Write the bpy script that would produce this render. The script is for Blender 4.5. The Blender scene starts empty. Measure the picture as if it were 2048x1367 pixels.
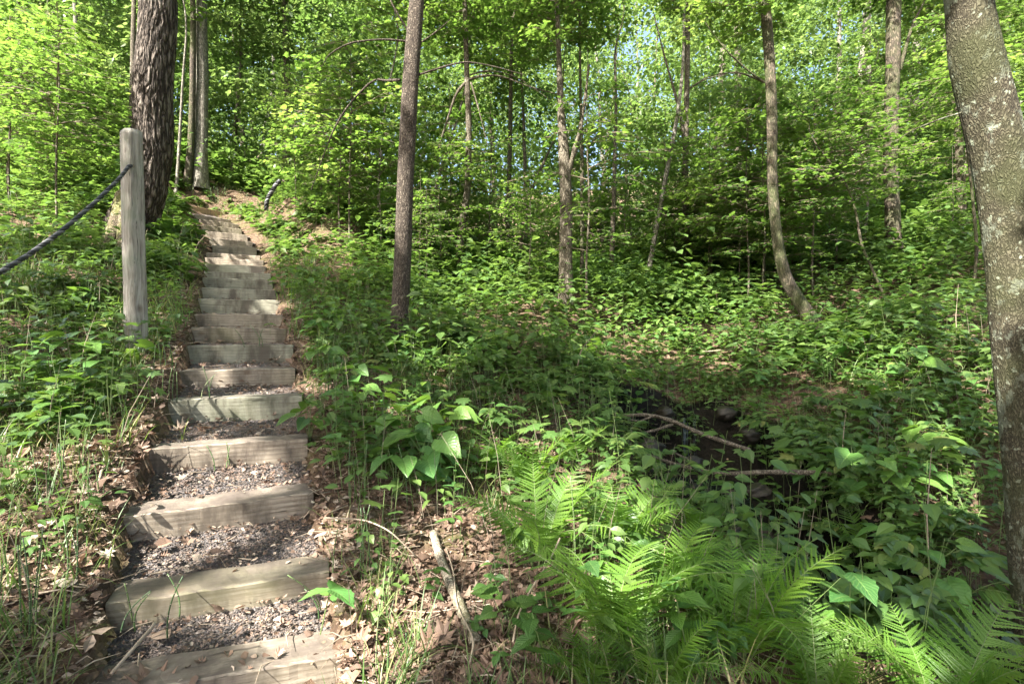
import bpy, math, random
import numpy as np
from mathutils import Vector

# ------------------------------------------------------------------ camera, sky, sun, exposure
scene = bpy.context.scene
C = scene.collection
CAMZ, F, CX, CY = 1.45, 1024.0, 1024.0, 683.5
cam = bpy.data.cameras.new('camera')
cam.sensor_width = 36.0; cam.lens = 18.0; cam.clip_start = 0.02; cam.clip_end = 600
camo = bpy.data.objects.new('camera', cam); C.objects.link(camo)
camo.location = (0, 0, CAMZ); camo.rotation_euler = (math.radians(90), 0, 0)
scene.camera = camo

SUN = np.array([-0.44, -0.52, 0.73]); SUN /= np.linalg.norm(SUN)      # direction towards the sun
world = bpy.data.worlds.new('World'); scene.world = world; world.use_nodes = True
wn = world.node_tree.nodes; wl = world.node_tree.links
sky = wn.new('ShaderNodeTexSky'); sky.sky_type = 'NISHITA'; sky.sun_disc = False
sky.sun_elevation = math.asin(SUN[2]); sky.sun_rotation = math.atan2(SUN[0], SUN[1])
sky.air_density = 1.0; sky.dust_density = 5.0
bg = wn['Background']; bg.inputs['Strength'].default_value = 0.115
wl.new(sky.outputs['Color'], bg.inputs['Color'])
sl = bpy.data.lights.new('sun', 'SUN'); sl.energy = 5.0; sl.angle = math.radians(0.5); sl.color = (1.0, 0.95, 0.86)
so = bpy.data.objects.new('sun', sl); C.objects.link(so); so.location = (0, 0, 30)
so.rotation_euler = Vector(tuple(SUN)).to_track_quat('Z', 'Y').to_euler()
scene.view_settings.view_transform = 'Standard'; scene.view_settings.look = 'None'
scene.view_settings.exposure = 2.36; scene.view_settings.gamma = 1.0
cy = scene.cycles
cy.max_bounces = 9; cy.diffuse_bounces = 7; cy.glossy_bounces = 2; cy.transmission_bounces = 6
cy.sample_clamp_indirect = 6.0

rng = np.random.default_rng(7); random.seed(7)

# ------------------------------------------------------------------ helpers
def P(px, py, d):
    return np.array([(px - CX) / F * d, d, CAMZ - (py - CY) / F * d])

def nrm(a):
    return a / np.maximum(np.linalg.norm(a, axis=-1, keepdims=True), 1e-9)

def wob(x, y, s, seed):
    r = np.random.default_rng(seed); o = 0
    for k in range(6):
        a = r.uniform(0, 2 * math.pi); f = s * r.uniform(.6, 1.7); p = r.uniform(0, 6.28)
        o = o + np.sin((x * math.cos(a) + y * math.sin(a)) * f + p)
    return o / 6

class Geo:
    def __init__(s): s.v = []; s.t = []; s.m = []; s.a = []; s.n = 0
    def add(s, v, t, mi=0, att=None):
        v = np.asarray(v, float); t = np.asarray(t, int)
        if len(v) == 0: return
        s.v.append(v); s.t.append(t + s.n); s.m.append(np.full(len(t), mi)); s.n += len(v)
        s.a.append(np.zeros((len(v), 3)) if att is None else att)
    def leaves(s, tpl, pos, d, up, size, mi=0, rnd=None):
        tv, tt, ta = tpl; pos = np.asarray(pos, float); N = len(pos)
        if N == 0: return
        d = nrm(d); x = nrm(np.cross(d, up)); z = np.cross(x, d); size = np.broadcast_to(size, (N,))
        V = pos[:, None, :] + size[:, None, None] * (tv[None, :, 0:1] * x[:, None, :] + tv[None, :, 1:2] * d[:, None, :] + tv[None, :, 2:3] * z[:, None, :])
        T = tt[None] + (np.arange(N) * len(tv))[:, None, None]
        A = np.broadcast_to(np.concatenate([ta, np.zeros((len(ta), 1))], 1)[None], (N, len(tv), 3)).copy()
        A[:, :, 2] = (rng.random(N) if rnd is None else rnd)[:, None]
        s.add(V.reshape(-1, 3), T.reshape(-1, 3), mi, A.reshape(-1, 3))
    def tube(s, pts, rad, seg=6, mi=0, rnd=0.5, caps=False):
        pts = np.asarray(pts, float); n = len(pts); rad = np.broadcast_to(rad, (n,))
        tan = nrm(np.gradient(pts, axis=0)); ref = np.array([1., 0, 0]) if abs(tan[0, 0]) < .8 else np.array([0, 0, 1.])
        b = nrm(np.cross(tan, ref)); a = np.cross(b, tan)
        th = np.arange(seg) / seg * 2 * math.pi
        V = pts[:, None] + rad[:, None, None] * (np.cos(th)[None, :, None] * a[:, None] + np.sin(th)[None, :, None] * b[:, None])
        i = np.arange(n - 1)[:, None] * seg; j = np.arange(seg)[None]; k = (j + 1) % seg
        q = np.stack([i + j, i + k, i + seg + k, i + seg + j], -1).reshape(-1, 4)
        T = np.concatenate([q[:, [0, 1, 2]], q[:, [0, 2, 3]]])
        L = np.concatenate([[0], np.cumsum(np.linalg.norm(np.diff(pts, axis=0), axis=1))])
        A = np.stack([np.broadcast_to(th[None], (n, seg)), np.broadcast_to(L[:, None], (n, seg)), np.full((n, seg), rnd)], -1)
        V = V.reshape(-1, 3); A = A.reshape(-1, 3)
        if caps:
            V = np.concatenate([V, pts[:1], pts[-1:]]); A = np.concatenate([A, A[:1], A[-1:]])
            c0 = n * seg; jj = np.arange(seg); kk = (jj + 1) % seg
            T = np.concatenate([T, np.stack([np.full(seg, c0), kk, jj], 1), np.stack([np.full(seg, c0 + 1), (n - 1) * seg + jj, (n - 1) * seg + kk], 1)])
        s.add(V, T, mi, A)
    def build(s, name, mats, parent=None, smooth=False, link=True):
        v = np.concatenate(s.v); t = np.concatenate(s.t); m = np.concatenate(s.m); a = np.concatenate(s.a)
        me = bpy.data.meshes.new(name)
        me.vertices.add(len(v)); me.vertices.foreach_set('co', v.astype(np.float32).ravel())
        me.loops.add(len(t) * 3); me.loops.foreach_set('vertex_index', t.astype(np.int32).ravel())
        me.polygons.add(len(t)); me.polygons.foreach_set('loop_start', (np.arange(len(t)) * 3).astype(np.int32))
        me.polygons.foreach_set('loop_total', np.full(len(t), 3, np.int32))
        me.polygons.foreach_set('material_index', m.astype(np.int32))
        me.polygons.foreach_set('use_smooth', np.full(len(t), bool(smooth)))
        at = me.attributes.new('luv', 'FLOAT_VECTOR', 'POINT'); at.data.foreach_set('vector', a.astype(np.float32).ravel())
        for mm in (mats if isinstance(mats, (list, tuple)) else [mats]): me.materials.append(mm)
        me.update()
        o = bpy.data.objects.new(name, me)
        if link: C.objects.link(o)
        if parent is not None: o.parent = parent
        return o

def tag(o, label=None, cat=None, group=None, kind=None):
    if label: o['label'] = label
    if cat: o['category'] = cat
    if group: o['group'] = group
    if kind: o['kind'] = kind
    return o

def empty(name, loc):
    o = bpy.data.objects.new(name, None); C.objects.link(o); o.location = tuple(loc); o.empty_display_size = .1
    return o

def put(name, mesh, loc=(0, 0, 0), rz=0., sc=1., parent=None, tilt=(0, 0)):
    o = bpy.data.objects.new(name, mesh); C.objects.link(o); o.location = tuple(loc)
    o.rotation_euler = (tilt[0], tilt[1], rz); o.scale = (sc, sc, sc) if np.isscalar(sc) else sc
    if parent is not None: o.parent = parent
    return o

# ------------------------------------------------------------------ node material helpers
def mat(name):
    m = bpy.data.materials.new(name); m.use_nodes = True
    nt = m.node_tree; nt.nodes.clear(); return m, nt
def N(nt, t, **k):
    n = nt.nodes.new(t)
    for a, b in k.items():
        if a.startswith('i_'): n.inputs[a[2:].replace('_', ' ')].default_value = b
        else: setattr(n, a, b)
    return n
def ramp(nt, fac, stops):
    r = N(nt, 'ShaderNodeValToRGB'); e = r.color_ramp.elements
    while len(e) < len(stops): e.new(0.5)
    for el, (p, c) in zip(e, stops): el.position = p; el.color = (*c, 1)
    nt.links.new(fac, r.inputs[0]); return r.outputs[0]
def mix(nt, fac, a, b, mode='MIX'):
    m = N(nt, 'ShaderNodeMix', data_type='RGBA', blend_type=mode)
    for sock, val in ((m.inputs[0], fac), (m.inputs[6], a), (m.inputs[7], b)):
        if isinstance(val, bpy.types.NodeSocket): nt.links.new(val, sock)
        elif isinstance(val, tuple): sock.default_value = (*val, 1)
        else: sock.default_value = val
    return m.outputs[2]
def math_(nt, op, a, b=None, c=None):
    m = N(nt, 'ShaderNodeMath', operation=op)
    for k, val in enumerate((a, b, c)):
        if val is None: continue
        if isinstance(val, bpy.types.NodeSocket): nt.links.new(val, m.inputs[k])
        else: m.inputs[k].default_value = val
    return m.outputs[0]
def noise(nt, vec, scale, detail=4, rough=.6, dim='3D'):
    n = N(nt, 'ShaderNodeTexNoise'); n.inputs['Scale'].default_value = scale; n.inputs['Detail'].default_value = detail
    n.inputs['Roughness'].default_value = rough; nt.links.new(vec, n.inputs['Vector']); return n.outputs[0]
def mapping(nt, vec, scale):
    m = N(nt, 'ShaderNodeMapping'); m.inputs['Scale'].default_value = scale; nt.links.new(vec, m.inputs[0]); return m.outputs[0]
def luv(nt):
    a = N(nt, 'ShaderNodeAttribute', attribute_name='luv'); s = N(nt, 'ShaderNodeSeparateXYZ'); nt.links.new(a.outputs['Vector'], s.inputs[0])
    return s.outputs[0], s.outputs[1], s.outputs[2], a.outputs['Vector']
def finish(nt, shader):
    o = N(nt, 'ShaderNodeOutputMaterial'); nt.links.new(shader, o.inputs[0])
def bump(nt, h, strength, dist):
    b = N(nt, 'ShaderNodeBump'); b.inputs['Strength'].default_value = strength; b.inputs['Distance'].default_value = dist
    nt.links.new(h, b.inputs['Height']); return b.outputs[0]

def leafmat(name, stops, tstops, rough=.42, spec=.45, trans=.42, veins=0.0, vn=9, blotch=True):
    m, nt = mat(name); u, v, r, vec = luv(nt)
    oi = N(nt, 'ShaderNodeObjectInfo')
    rr = math_(nt, 'MINIMUM', math_(nt, 'MULTIPLY_ADD', r, .75, math_(nt, 'MULTIPLY', oi.outputs['Random'], .25)), 1.0)
    col = ramp(nt, rr, stops); tcol = ramp(nt, rr, tstops)
    if blotch:
        tc = N(nt, 'ShaderNodeNewGeometry')
        nz = noise(nt, tc.outputs['Position'], 1.3, 2)
        k = math_(nt, 'MULTIPLY_ADD', nz, 2.0, .0)
        col = mix(nt, 1.0, col, N2rgb(nt, k), 'MULTIPLY'); tcol = mix(nt, 1.0, tcol, N2rgb(nt, k), 'MULTIPLY')
    p = N(nt, 'ShaderNodeBsdfPrincipled'); p.inputs['Roughness'].default_value = rough; p.inputs['Specular IOR Level'].default_value = spec
    if veins > 0:
        au = math_(nt, 'ABSOLUTE', u)
        mid = math_(nt, 'LESS_THAN', au, .045)
        w = math_(nt, 'SINE', math_(nt, 'MULTIPLY', math_(nt, 'SUBTRACT', v, math_(nt, 'MULTIPLY', au, .32)), vn * 6.283))
        ve = math_(nt, 'SMOOTH_MIN', 1.0, math_(nt, 'MAXIMUM', mid, math_(nt, 'POWER', math_(nt, 'MAXIMUM', w, 0.0), 12.0)), .05)
        col = mix(nt, math_(nt, 'MULTIPLY', ve, veins), col, (0.22, 0.34, 0.10))
        tcol = mix(nt, math_(nt, 'MULTIPLY', ve, veins * .6), tcol, (0.10, 0.16, 0.03))
        nt.links.new(bump(nt, w, .35, .002), p.inputs['Normal'])
    t = N(nt, 'ShaderNodeBsdfTranslucent')
    nt.links.new(col, p.inputs['Base Color']); nt.links.new(tcol, t.inputs['Color'])
    mx = N(nt, 'ShaderNodeMixShader'); mx.inputs[0].default_value = trans
    nt.links.new(p.outputs[0], mx.inputs[1]); nt.links.new(t.outputs[0], mx.inputs[2]); finish(nt, mx.outputs[0]); return m
def N2rgb(nt, v):
    c = N(nt, 'ShaderNodeCombineColor')
    for k in range(3): nt.links.new(v, c.inputs[k])
    return c.outputs[0]

G1 = [(0, (.040, .082, .020)), (.45, (.068, .128, .030)), (.8, (.105, .170, .042)), (1, (.17, .22, .06))]
T1 = [(0, (.12, .24, .035)), (.5, (.20, .34, .05)), (1, (.34, .46, .09))]
M_canopy = leafmat('canopy_leaf', G1, T1, trans=.5)
M_far = leafmat('far_leaf', [(0, (.036, .074, .020)), (.5, (.068, .118, .030)), (.85, (.11, .165, .046)), (1, (.19, .25, .09))], [(0, (.09, .19, .035)), (.6, (.19, .31, .065)), (1, (.36, .48, .14))], trans=.46, rough=.42)
M_under = leafmat('undergrowth_leaf', [(0, (.036, .082, .022)), (.5, (.070, .130, .034)), (.85, (.115, .175, .045)), (1, (.23, .21, .07))], [(0, (.11, .24, .03)), (1, (.25, .39, .07))], trans=.35, rough=.4)
M_broad = leafmat('broad_leaf', [(0, (.045, .125, .035)), (.6, (.075, .17, .04)), (1, (.13, .22, .04))], [(0, (.14, .30, .03)), (1, (.26, .42, .05))], trans=.32, rough=.36, veins=.45)
M_fern = leafmat('fern_leaf', [(0, (.06, .135, .02)), (.5, (.10, .195, .03)), (.9, (.15, .24, .04)), (1, (.25, .2, .08))], [(0, (.16, .36, .02)), (1, (.28, .46, .04))], trans=.4, rough=.45)
M_grass = leafmat('grass_blade', [(0, (.06, .12, .03)), (.7, (.10, .17, .045)), (.85, (.30, .27, .13)), (1, (.42, .36, .2))], [(0, (.14, .28, .03)), (.8, (.25, .36, .06)), (1, (.3, .26, .12))], trans=.3, rough=.45)
M_litter = leafmat('dead_leaf', [(0, (.075, .052, .04)), (.3, (.16, .108, .08)), (.5, (.23, .15, .108)), (.7, (.31, .245, .19)), (1, (.50, .44, .36))], [(0, (.10, .04, .02)), (1, (.3, .18, .1))], trans=.12, rough=.65, spec=.25, veins=.0)

def simple(name, col, rough=.7, col2=None, scale=30, b=0.0, spec=.3, stretch=(1, 1, 1)):
    m, nt = mat(name); tc = N(nt, 'ShaderNodeTexCoord'); v = mapping(nt, tc.outputs['Object'], stretch)
    nz = noise(nt, v, scale, 6, .65)
    p = N(nt, 'ShaderNodeBsdfPrincipled'); p.inputs['Roughness'].default_value = rough; p.inputs['Specular IOR Level'].default_value = spec
    nt.links.new(ramp(nt, nz, [(.3, col), (.7, col2 or col)]), p.inputs['Base Color'])
    if b: nt.links.new(bump(nt, nz, b, .01), p.inputs['Normal'])
    finish(nt, p.outputs[0]); return m
M_stem = simple('green_stem', (.10, .16, .05), .5, (.16, .2, .08), 12)
M_twig = simple('twig_bark', (.10, .075, .05), .8, (.24, .2, .15), 20, .4)
M_dry = simple('dry_stalk', (.20, .155, .11), .75, (.36, .30, .23), 20)
M_stone = simple('creek_stone', (.012, .011, .009), .45, (.04, .034, .024), 6, .6)
M_chip = leafmat('gravel_chip', [(0, (.042, .037, .034)), (.4, (.088, .077, .071)), (.65, (.135, .106, .086)), (.92, (.21, .155, .12)), (1, (.28, .25, .21))], [(0, (.1, .1, .1)), (1, (.2, .2, .2))], trans=0.0, rough=.6, spec=.4)

def barkmat(name, dark, mid, light, sc, stretch, lichen=None, moss=None, b=.9, dist=.02):
    m, nt = mat(name); tc = N(nt, 'ShaderNodeTexCoord'); v = mapping(nt, tc.outputs['Object'], stretch)
    n1 = noise(nt, v, sc, 8, .7)
    w = N(nt, 'ShaderNodeTexVoronoi', feature='DISTANCE_TO_EDGE'); w.inputs['Scale'].default_value = sc * 1.1
    vv = N(nt, 'ShaderNodeVectorMath', operation='ADD'); nt.links.new(v, vv.inputs[0])
    nn = N(nt, 'ShaderNodeTexNoise'); nn.inputs['Scale'].default_value = sc * .8; nt.links.new(v, nn.inputs['Vector'])
    sc_ = N(nt, 'ShaderNodeVectorMath', operation='SCALE'); sc_.inputs['Scale'].default_value = .25; nt.links.new(nn.outputs['Color'], sc_.inputs[0]); nt.links.new(sc_.outputs[0], vv.inputs[1])
    nt.links.new(vv.outputs[0], w.inputs['Vector'])
    e = math_(nt, 'MINIMUM', math_(nt, 'MULTIPLY', w.outputs['Distance'], 3.0), 1.0)
    h = math_(nt, 'MULTIPLY_ADD', n1, .5, math_(nt, 'MULTIPLY', e, .6))
    col = ramp(nt, h, [(.25, dark), (.5, mid), (.8, light)])
    if lichen:
        nz = noise(nt, mapping(nt, tc.outputs['Object'], (1, 1, .7)), 10, 10, .66)
        f = ramp(nt, nz, [(.555, (0, 0, 0)), (.59, (1, 1, 1))])
        lv = noise(nt, tc.outputs['Object'], 60, 4, .8); lc = ramp(nt, lv, [(.35, (.13, .14, .09)), (.6, lichen)])
        col = mix(nt, math_(nt, 'MULTIPLY', f, .8), col, lc)
        nz2 = noise(nt, tc.outputs['Object'], 26, 3, .5); f2 = ramp(nt, nz2, [(.62, (0, 0, 0)), (.67, (1, 1, 1))])
        col = mix(nt, math_(nt, 'MULTIPLY', f2, .7), col, (.36, .40, .30))
    if moss:
        nz = noise(nt, tc.outputs['Object'], 2.2, 5, .6); f = ramp(nt, nz, [(.42, (0, 0, 0)), (.62, (1, 1, 1))])
        col = mix(nt, math_(nt, 'MULTIPLY', f, .6), col, moss)
    p = N(nt, 'ShaderNodeBsdfPrincipled'); p.inputs['Roughness'].default_value = .85; p.inputs['Specular IOR Level'].default_value = .2
    nt.links.new(col, p.inputs['Base Color']); nt.links.new(bump(nt, h, b, dist), p.inputs['Normal']); finish(nt, p.outputs[0]); return m
B_furrow = barkmat('furrowed_bark', (.02, .016, .013), (.078, .062, .05), (.185, .158, .135), 9, (1.6, 1.6, .28), b=1.0, dist=.05)
B_fine = barkmat('fine_bark', (.03, .024, .02), (.095, .075, .06), (.19, .16, .125), 26, (1.3, 1.3, .4), b=.9, dist=.015)
B_lichen = barkmat('lichen_bark', (.03, .026, .018), (.07, .061, .04), (.115, .104, .07), 24, (1.4, 1.4, .6), lichen=(.19, .205, .165), moss=(.05, .058, .022), b=.7, dist=.012)
B_slim = barkmat('slim_bark', (.045, .038, .028), (.11, .092, .068), (.21, .19, .145), 18, (1.3, 1.3, .4), b=.7, dist=.01)
B_pale = barkmat('pale_bark', (.08, .072, .06), (.18, .165, .135), (.30, .28, .24), 14, (1.3, 1.3, .4), b=.6, dist=.01)
B_dark = barkmat('dark_bark', (.03, .026, .02), (.08, .065, .05), (.15, .12, .09), 16, (1.3, 1.3, .4), moss=(.06, .08, .025), b=.8, dist=.012)

# ------------------------------------------------------------------ leaf templates (x across, y along, z up)
def grid_leaf(prof, nu=2, nv=6, fold=.18, droop=.25, cord=0., wave=0., width=1., serr=0.):
    vs = np.linspace(0, 1, nv + 1); us = np.linspace(-1, 1, 2 * nu + 1)
    V = []; A = []
    for i, v in enumerate(vs):
        w = np.interp(v, [p[0] for p in prof], [p[1] for p in prof]) * width
        if serr and i % 2: w *= 1 - serr
        for u in us:
            y = v - cord * abs(u) ** 1.5 * (1 - v) ** 2
            V.append((u * w, y, fold * abs(u) * w - droop * v * v + wave * math.sin(v * 9 + 3 * u) * abs(u)))
            A.append((u, v))
    W = 2 * nu + 1; T = []
    for i in range(nv):
        for j in range(2 * nu):
            a = i * W + j; T += [(a, a + 1, a + W + 1), (a, a + W + 1, a + W)]
    return np.array(V), np.array(T), np.array(A)
OV = [(0, .02), (.12, .2), (.35, .32), (.6, .27), (.85, .1), (1, .01)]
HT = [(0, .16), (.08, .36), (.25, .46), (.5, .38), (.75, .2), (.92, .06), (1, .0)]
LN = [(0, .02), (.25, .13), (.5, .16), (.8, .09), (1, .0)]
L_ov = grid_leaf(OV, 1, 5, .25, .2)
L_ovs = grid_leaf(OV, 1, 3, .3, .15)
L_ovn = grid_leaf(OV, 2, 10, .2, .22, serr=.12, wave=.015)
L_ht = grid_leaf(HT, 2, 8, .22, .28, cord=.22, wave=.02)
L_hts = grid_leaf(HT, 1, 4, .2, .25, cord=.15)
L_ln = grid_leaf(LN, 1, 5, .2, .3)
def fan(out, c, cup=-.12):
    out = np.array(out, float); n = len(out)
    V = np.concatenate([[[c[0], c[1], 0]], np.c_[out, cup * ((out[:, 0] - c[0]) ** 2 + (out[:, 1] - c[1]) ** 2) * 2]])
    T = np.array([(0, 1 + i, 1 + (i + 1) % n) for i in range(n)]); A = np.c_[V[:, 0] * 2, V[:, 1]]
    return V, T, A
def mirror(h): return h + [(-x, y) for x, y in reversed(h) if x > 0]
L_maple = fan(mirror([(0, 0), (.18, .04), (.42, .05), (.34, .22), (.56, .42), (.32, .46), (.30, .66), (.14, .62), (0, 1)]), (0, .32))
L_maples = fan(mirror([(0, 0), (.4, .08), (.25, .28), (.5, .5), (.18, .55), (0, 1)]), (0, .32))
L_oak = fan(mirror([(0, -.1), (.1, .1), (.3, .12), (.16, .28), (.42, .42), (.2, .5), (.38, .72), (.15, .72), (0, 1)]), (0, .4), cup=.5)
def curl(tpl, k, tw):
    V, T, A = tpl; V = V.copy(); V[:, 2] += k * V[:, 0] ** 2 * 2 + tw * V[:, 0] * V[:, 1]; return V, T, A
L_dead = [curl(grid_leaf(OV, 1, 4, .1, -.25), 1.2, .5), curl(L_oak, .8, -.6), curl(L_oak, -.3, .5), curl(grid_leaf(HT, 1, 4, .3, .4), -.6, .3)]

# ------------------------------------------------------------------ terrain
ST = [(160, 1400, 682, 1310), (210, 1207, 658, 1141), (246, 1032, 627, 985), (298, 897, 615, 876), (335, 800, 605, 790), (357, 740, 590, 738), (372, 688, 586, 691),
      (382, 652, 573, 659), (388, 624, 568, 632), (395, 595, 560, 602), (403, 572, 551, 582), (405, 553, 545, 562), (408, 539, 541, 549), (410, 525, 532, 535),
      (410, 513, 527, 522), (412, 503, 520, 513), (425, 487, 513, 498), (418, 474, 505, 485), (410, 460, 495, 472), (405, 448, 484, 459), (400, 438, 478, 449),
      (390, 427, 462, 441), (378, 409, 445, 425)]
EYE = {4: (3.9, 20), 5: (4.4, 19), 6: (4.9, 18), 7: (5.4, 17), 8: (5.9, 16), 9: (6.4, 17), 10: (6.9, 18)}
steps = []
for i, (xl, yl, xr, yr) in enumerate(ST):
    if i in EYE:
        d, yaw = EYE[i]; dd = .45 * math.sin(math.radians(yaw)); dl, dr = d - dd, d + dd
        z = CAMZ - ((yl + yr) / 2 - CY) / F * d
    else:
        a = F / (yl - CY); b = F / (yr - CY)
        L = math.hypot((xr - CX) / F * b - (xl - CX) / F * a, b - a); h = .9 / L * (1 if yl > CY else 1)
        dl, dr = abs(a) * h, abs(b) * h; z = CAMZ - h * (1 if yl > CY else -1)
    steps.append([np.array([(xl - CX) / F * dl, dl]), np.array([(xr - CX) / F * dr, dr]), z])
UPD = [7.35, 7.85, 8.4, 8.95, 9.5, 10.1, 10.65, 11.2, 11.7, 12.2, 12.7, 13.25]
for i in range(11, len(steps)):
    d = UPD[i - 11]; xl, yl, xr, yr = ST[i]
    tw = math.radians(20 + max(0, i - 16) * 4); dd = .45 * math.sin(tw)
    steps[i] = [np.array([(xl - CX) / F * (d - dd), d - dd]), np.array([(xr - CX) / F * (d + dd), d + dd]), CAMZ + (CY - (yl + yr) / 2) / F * d]
zz = np.array([s[2] for s in steps]); dm = np.array([(s[0][1] + s[1][1]) / 2 for s in steps])
FACE = [.13, .107, .13, .145, .17, .14, .17, .155, .16, .17, .165] + [.14] * 14      # height of each timber that shows above the tread below
tread_back = [max(steps[i][2] + .0, steps[i + 1][2] - FACE[i + 1]) if i + 1 < len(steps) else steps[i][2] + .03 for i in range(len(steps))]

K = 1.08
ctl = [(0, 0, 0), (-2, 0, .1), (2, 0, -.35), (0, -3, -.4), (-6, -3, .6), (6, -3, -.8), (0, -12, -1), (-12, -12, 1), (12, -12, 0), (-3.2, 1.0, .45),
       (-20, 20, 11), (-30, 42, 17), (0, 42, 8), (10, 42, 9), (32, 42, 19), (-16, 5, 4.2), (-16, -2, 2.5), (-8, 2, 1.9), (22, 22, 9.5), (13, 4, 2.2), (8, 1.5, .5), (0, 70, 16), (-60, 70, 34), (60, 70, 34), (16, 12, 6.2)]
for px, py, d in [(100, 1000, 2.3), (0, 1150, 2.0), (0, 900, 2.8), (150, 760, 3.6), (0, 700, 4.0), (280, 700, 4.15), (100, 560, 5.6), (0, 480, 7.2), (235, 462, 8), (300, 440, 8.3), (100, 380, 11), (0, 335, 14),
                  (180, 340, 13), (400, 372, 13.2), (350, 385, 12.4), (640, 720, 4.6), (800, 718, 5.4), (700, 560, 7.5), (650, 450, 10), (560, 400, 12), (620, 405, 13), (850, 610, 8.5),
                  (1000, 580, 12), (1100, 650, 7.5), (1130, 605, 9), (1290, 590, 10), (1375, 565, 11), (1050, 572, 14), (1200, 560, 20), (1000, 760, 5.0), (850, 900, 3.5),
                  (750, 1050, 2.6), (720, 1200, 2.05), (900, 1200, 2.05), (1000, 1340, 1.7), (1100, 1150, 2.3), (1230, 900, 4.0), (1300, 1300, 1.85), (1480, 1400, 1.8), (1640, 1420, 1.75), (1860, 1440, 1.7), (2100, 1460, 1.7),
                  (1640, 665, 8), (1785, 525, 10), (1900, 485, 10.5), (2000, 470, 10), (1500, 710, 7), (1600, 850, 5.2), (1750, 900, 4.4), (1850, 1000, 3.7), (1950, 1130, 3.2), (1960, 700, 5.6), (1850, 620, 7.2),
                  (2100, 600, 7), (2300, 800, 4), (2090, 1330, 2.75), (1370, 770, 6.6), (1200, 760, 5.6), (1420, 700, 7.5), (640, 900, 3.3), (680, 1240, 2.0), (650, 620, 6.2)]:
    ctl.append(tuple(P(px, py, d * K)[[0, 1, 2]]))
for s in steps:                                                 # ground beside the stairs
    t = nrm(s[1] - s[0])
    for q, off, dz in ((s[0], -.22, .08), (s[1], .22, -.02)):
        p = q + t * off; ctl.append((p[0], p[1], s[2] + dz - .04))
ctl = np.array(ctl, float)
def tps_fit(c, lam):
    n = len(c); d = np.linalg.norm(c[:, None, :2] - c[None, :, :2], axis=2); Kk = np.where(d > 0, d * d * np.log(d + 1e-12), 0) + lam * np.eye(n)
    Pm = np.c_[np.ones(n), c[:, :2]]; A = np.block([[Kk, Pm], [Pm.T, np.zeros((3, 3))]]); return np.linalg.solve(A, np.r_[c[:, 2], 0, 0, 0])
W = tps_fit(ctl, .12)
CREEK = np.array([P(1385, 790, 6.4)[:2], P(1378, 840, 5.75)[:2], P(1400, 930, 5.0)[:2], P(1480, 1010, 4.3)[:2], P(1570, 1110, 3.8)[:2], P(1665, 1250, 3.3)[:2], P(1790, 1330, 2.95)[:2], [2.75, 2.2], [3.7, 1.0], [4.5, -3]])
CREEKZ = np.array([.62, -.10, -.22, -.42, -.58, -.72, -.85, -1.0, -1.15, -1.6])
CREEKW = np.array([.12, .62, .64, .48, .38, .34, .32, .25, .3, .5])
def seg_dist(x, y, poly, vals=None):
    best = np.full(x.shape, 1e9); bv = np.zeros(x.shape)
    for i in range(len(poly) - 1):
        a, b = poly[i], poly[i + 1]; ab = b - a; t = np.clip(((x - a[0]) * ab[0] + (y - a[1]) * ab[1]) / (ab @ ab), 0, 1)
        d = np.hypot(x - a[0] - t * ab[0], y - a[1] - t * ab[1]); k = d < best; best = np.where(k, d, best)
        if vals is not None: bv = np.where(k, vals[i] * (1 - t) + vals[i + 1] * t, bv)
    return best, bv
SC = np.array([(s_[0] + s_[1]) / 2 for s_ in steps]); SCZ = np.array([s_[2] for s_ in steps])
def stair_info(x, y):
    """index of the tread a point lies on, and whether it is in the corridor"""
    inside = np.zeros(x.shape, bool); zt = np.full(x.shape, 1e9)
    for i in range(len(steps)):
        a, b, z = steps[i]; t = nrm(b - a); n = np.array([-t[1], t[0]])
        if i + 1 < len(steps): c = (steps[i + 1][0] + steps[i + 1][1]) / 2
        else: c = (a + b) / 2 + n * .6
        m = (a + b) / 2; run = (c - m) @ n
        s = (x - m[0]) * n[0] + (y - m[1]) * n[1]
        sh = (c - m) @ t; q = (x - m[0]) * t[0] + (y - m[1]) * t[1] - sh * np.clip(s / max(run, .01), 0, 1)
        k = (s > (.0 if i else -.8)) & (s < run + .12) & (abs(q) < .45)
        zl = np.where(s < 0, z - .14, z - .02 + (tread_back[i] - z + .02) * np.clip((s - .14) / max(run - .14, .05), 0, 1)); zt = np.where(k, np.minimum(zt, zl), zt); inside |= k
    return inside, zt
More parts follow.
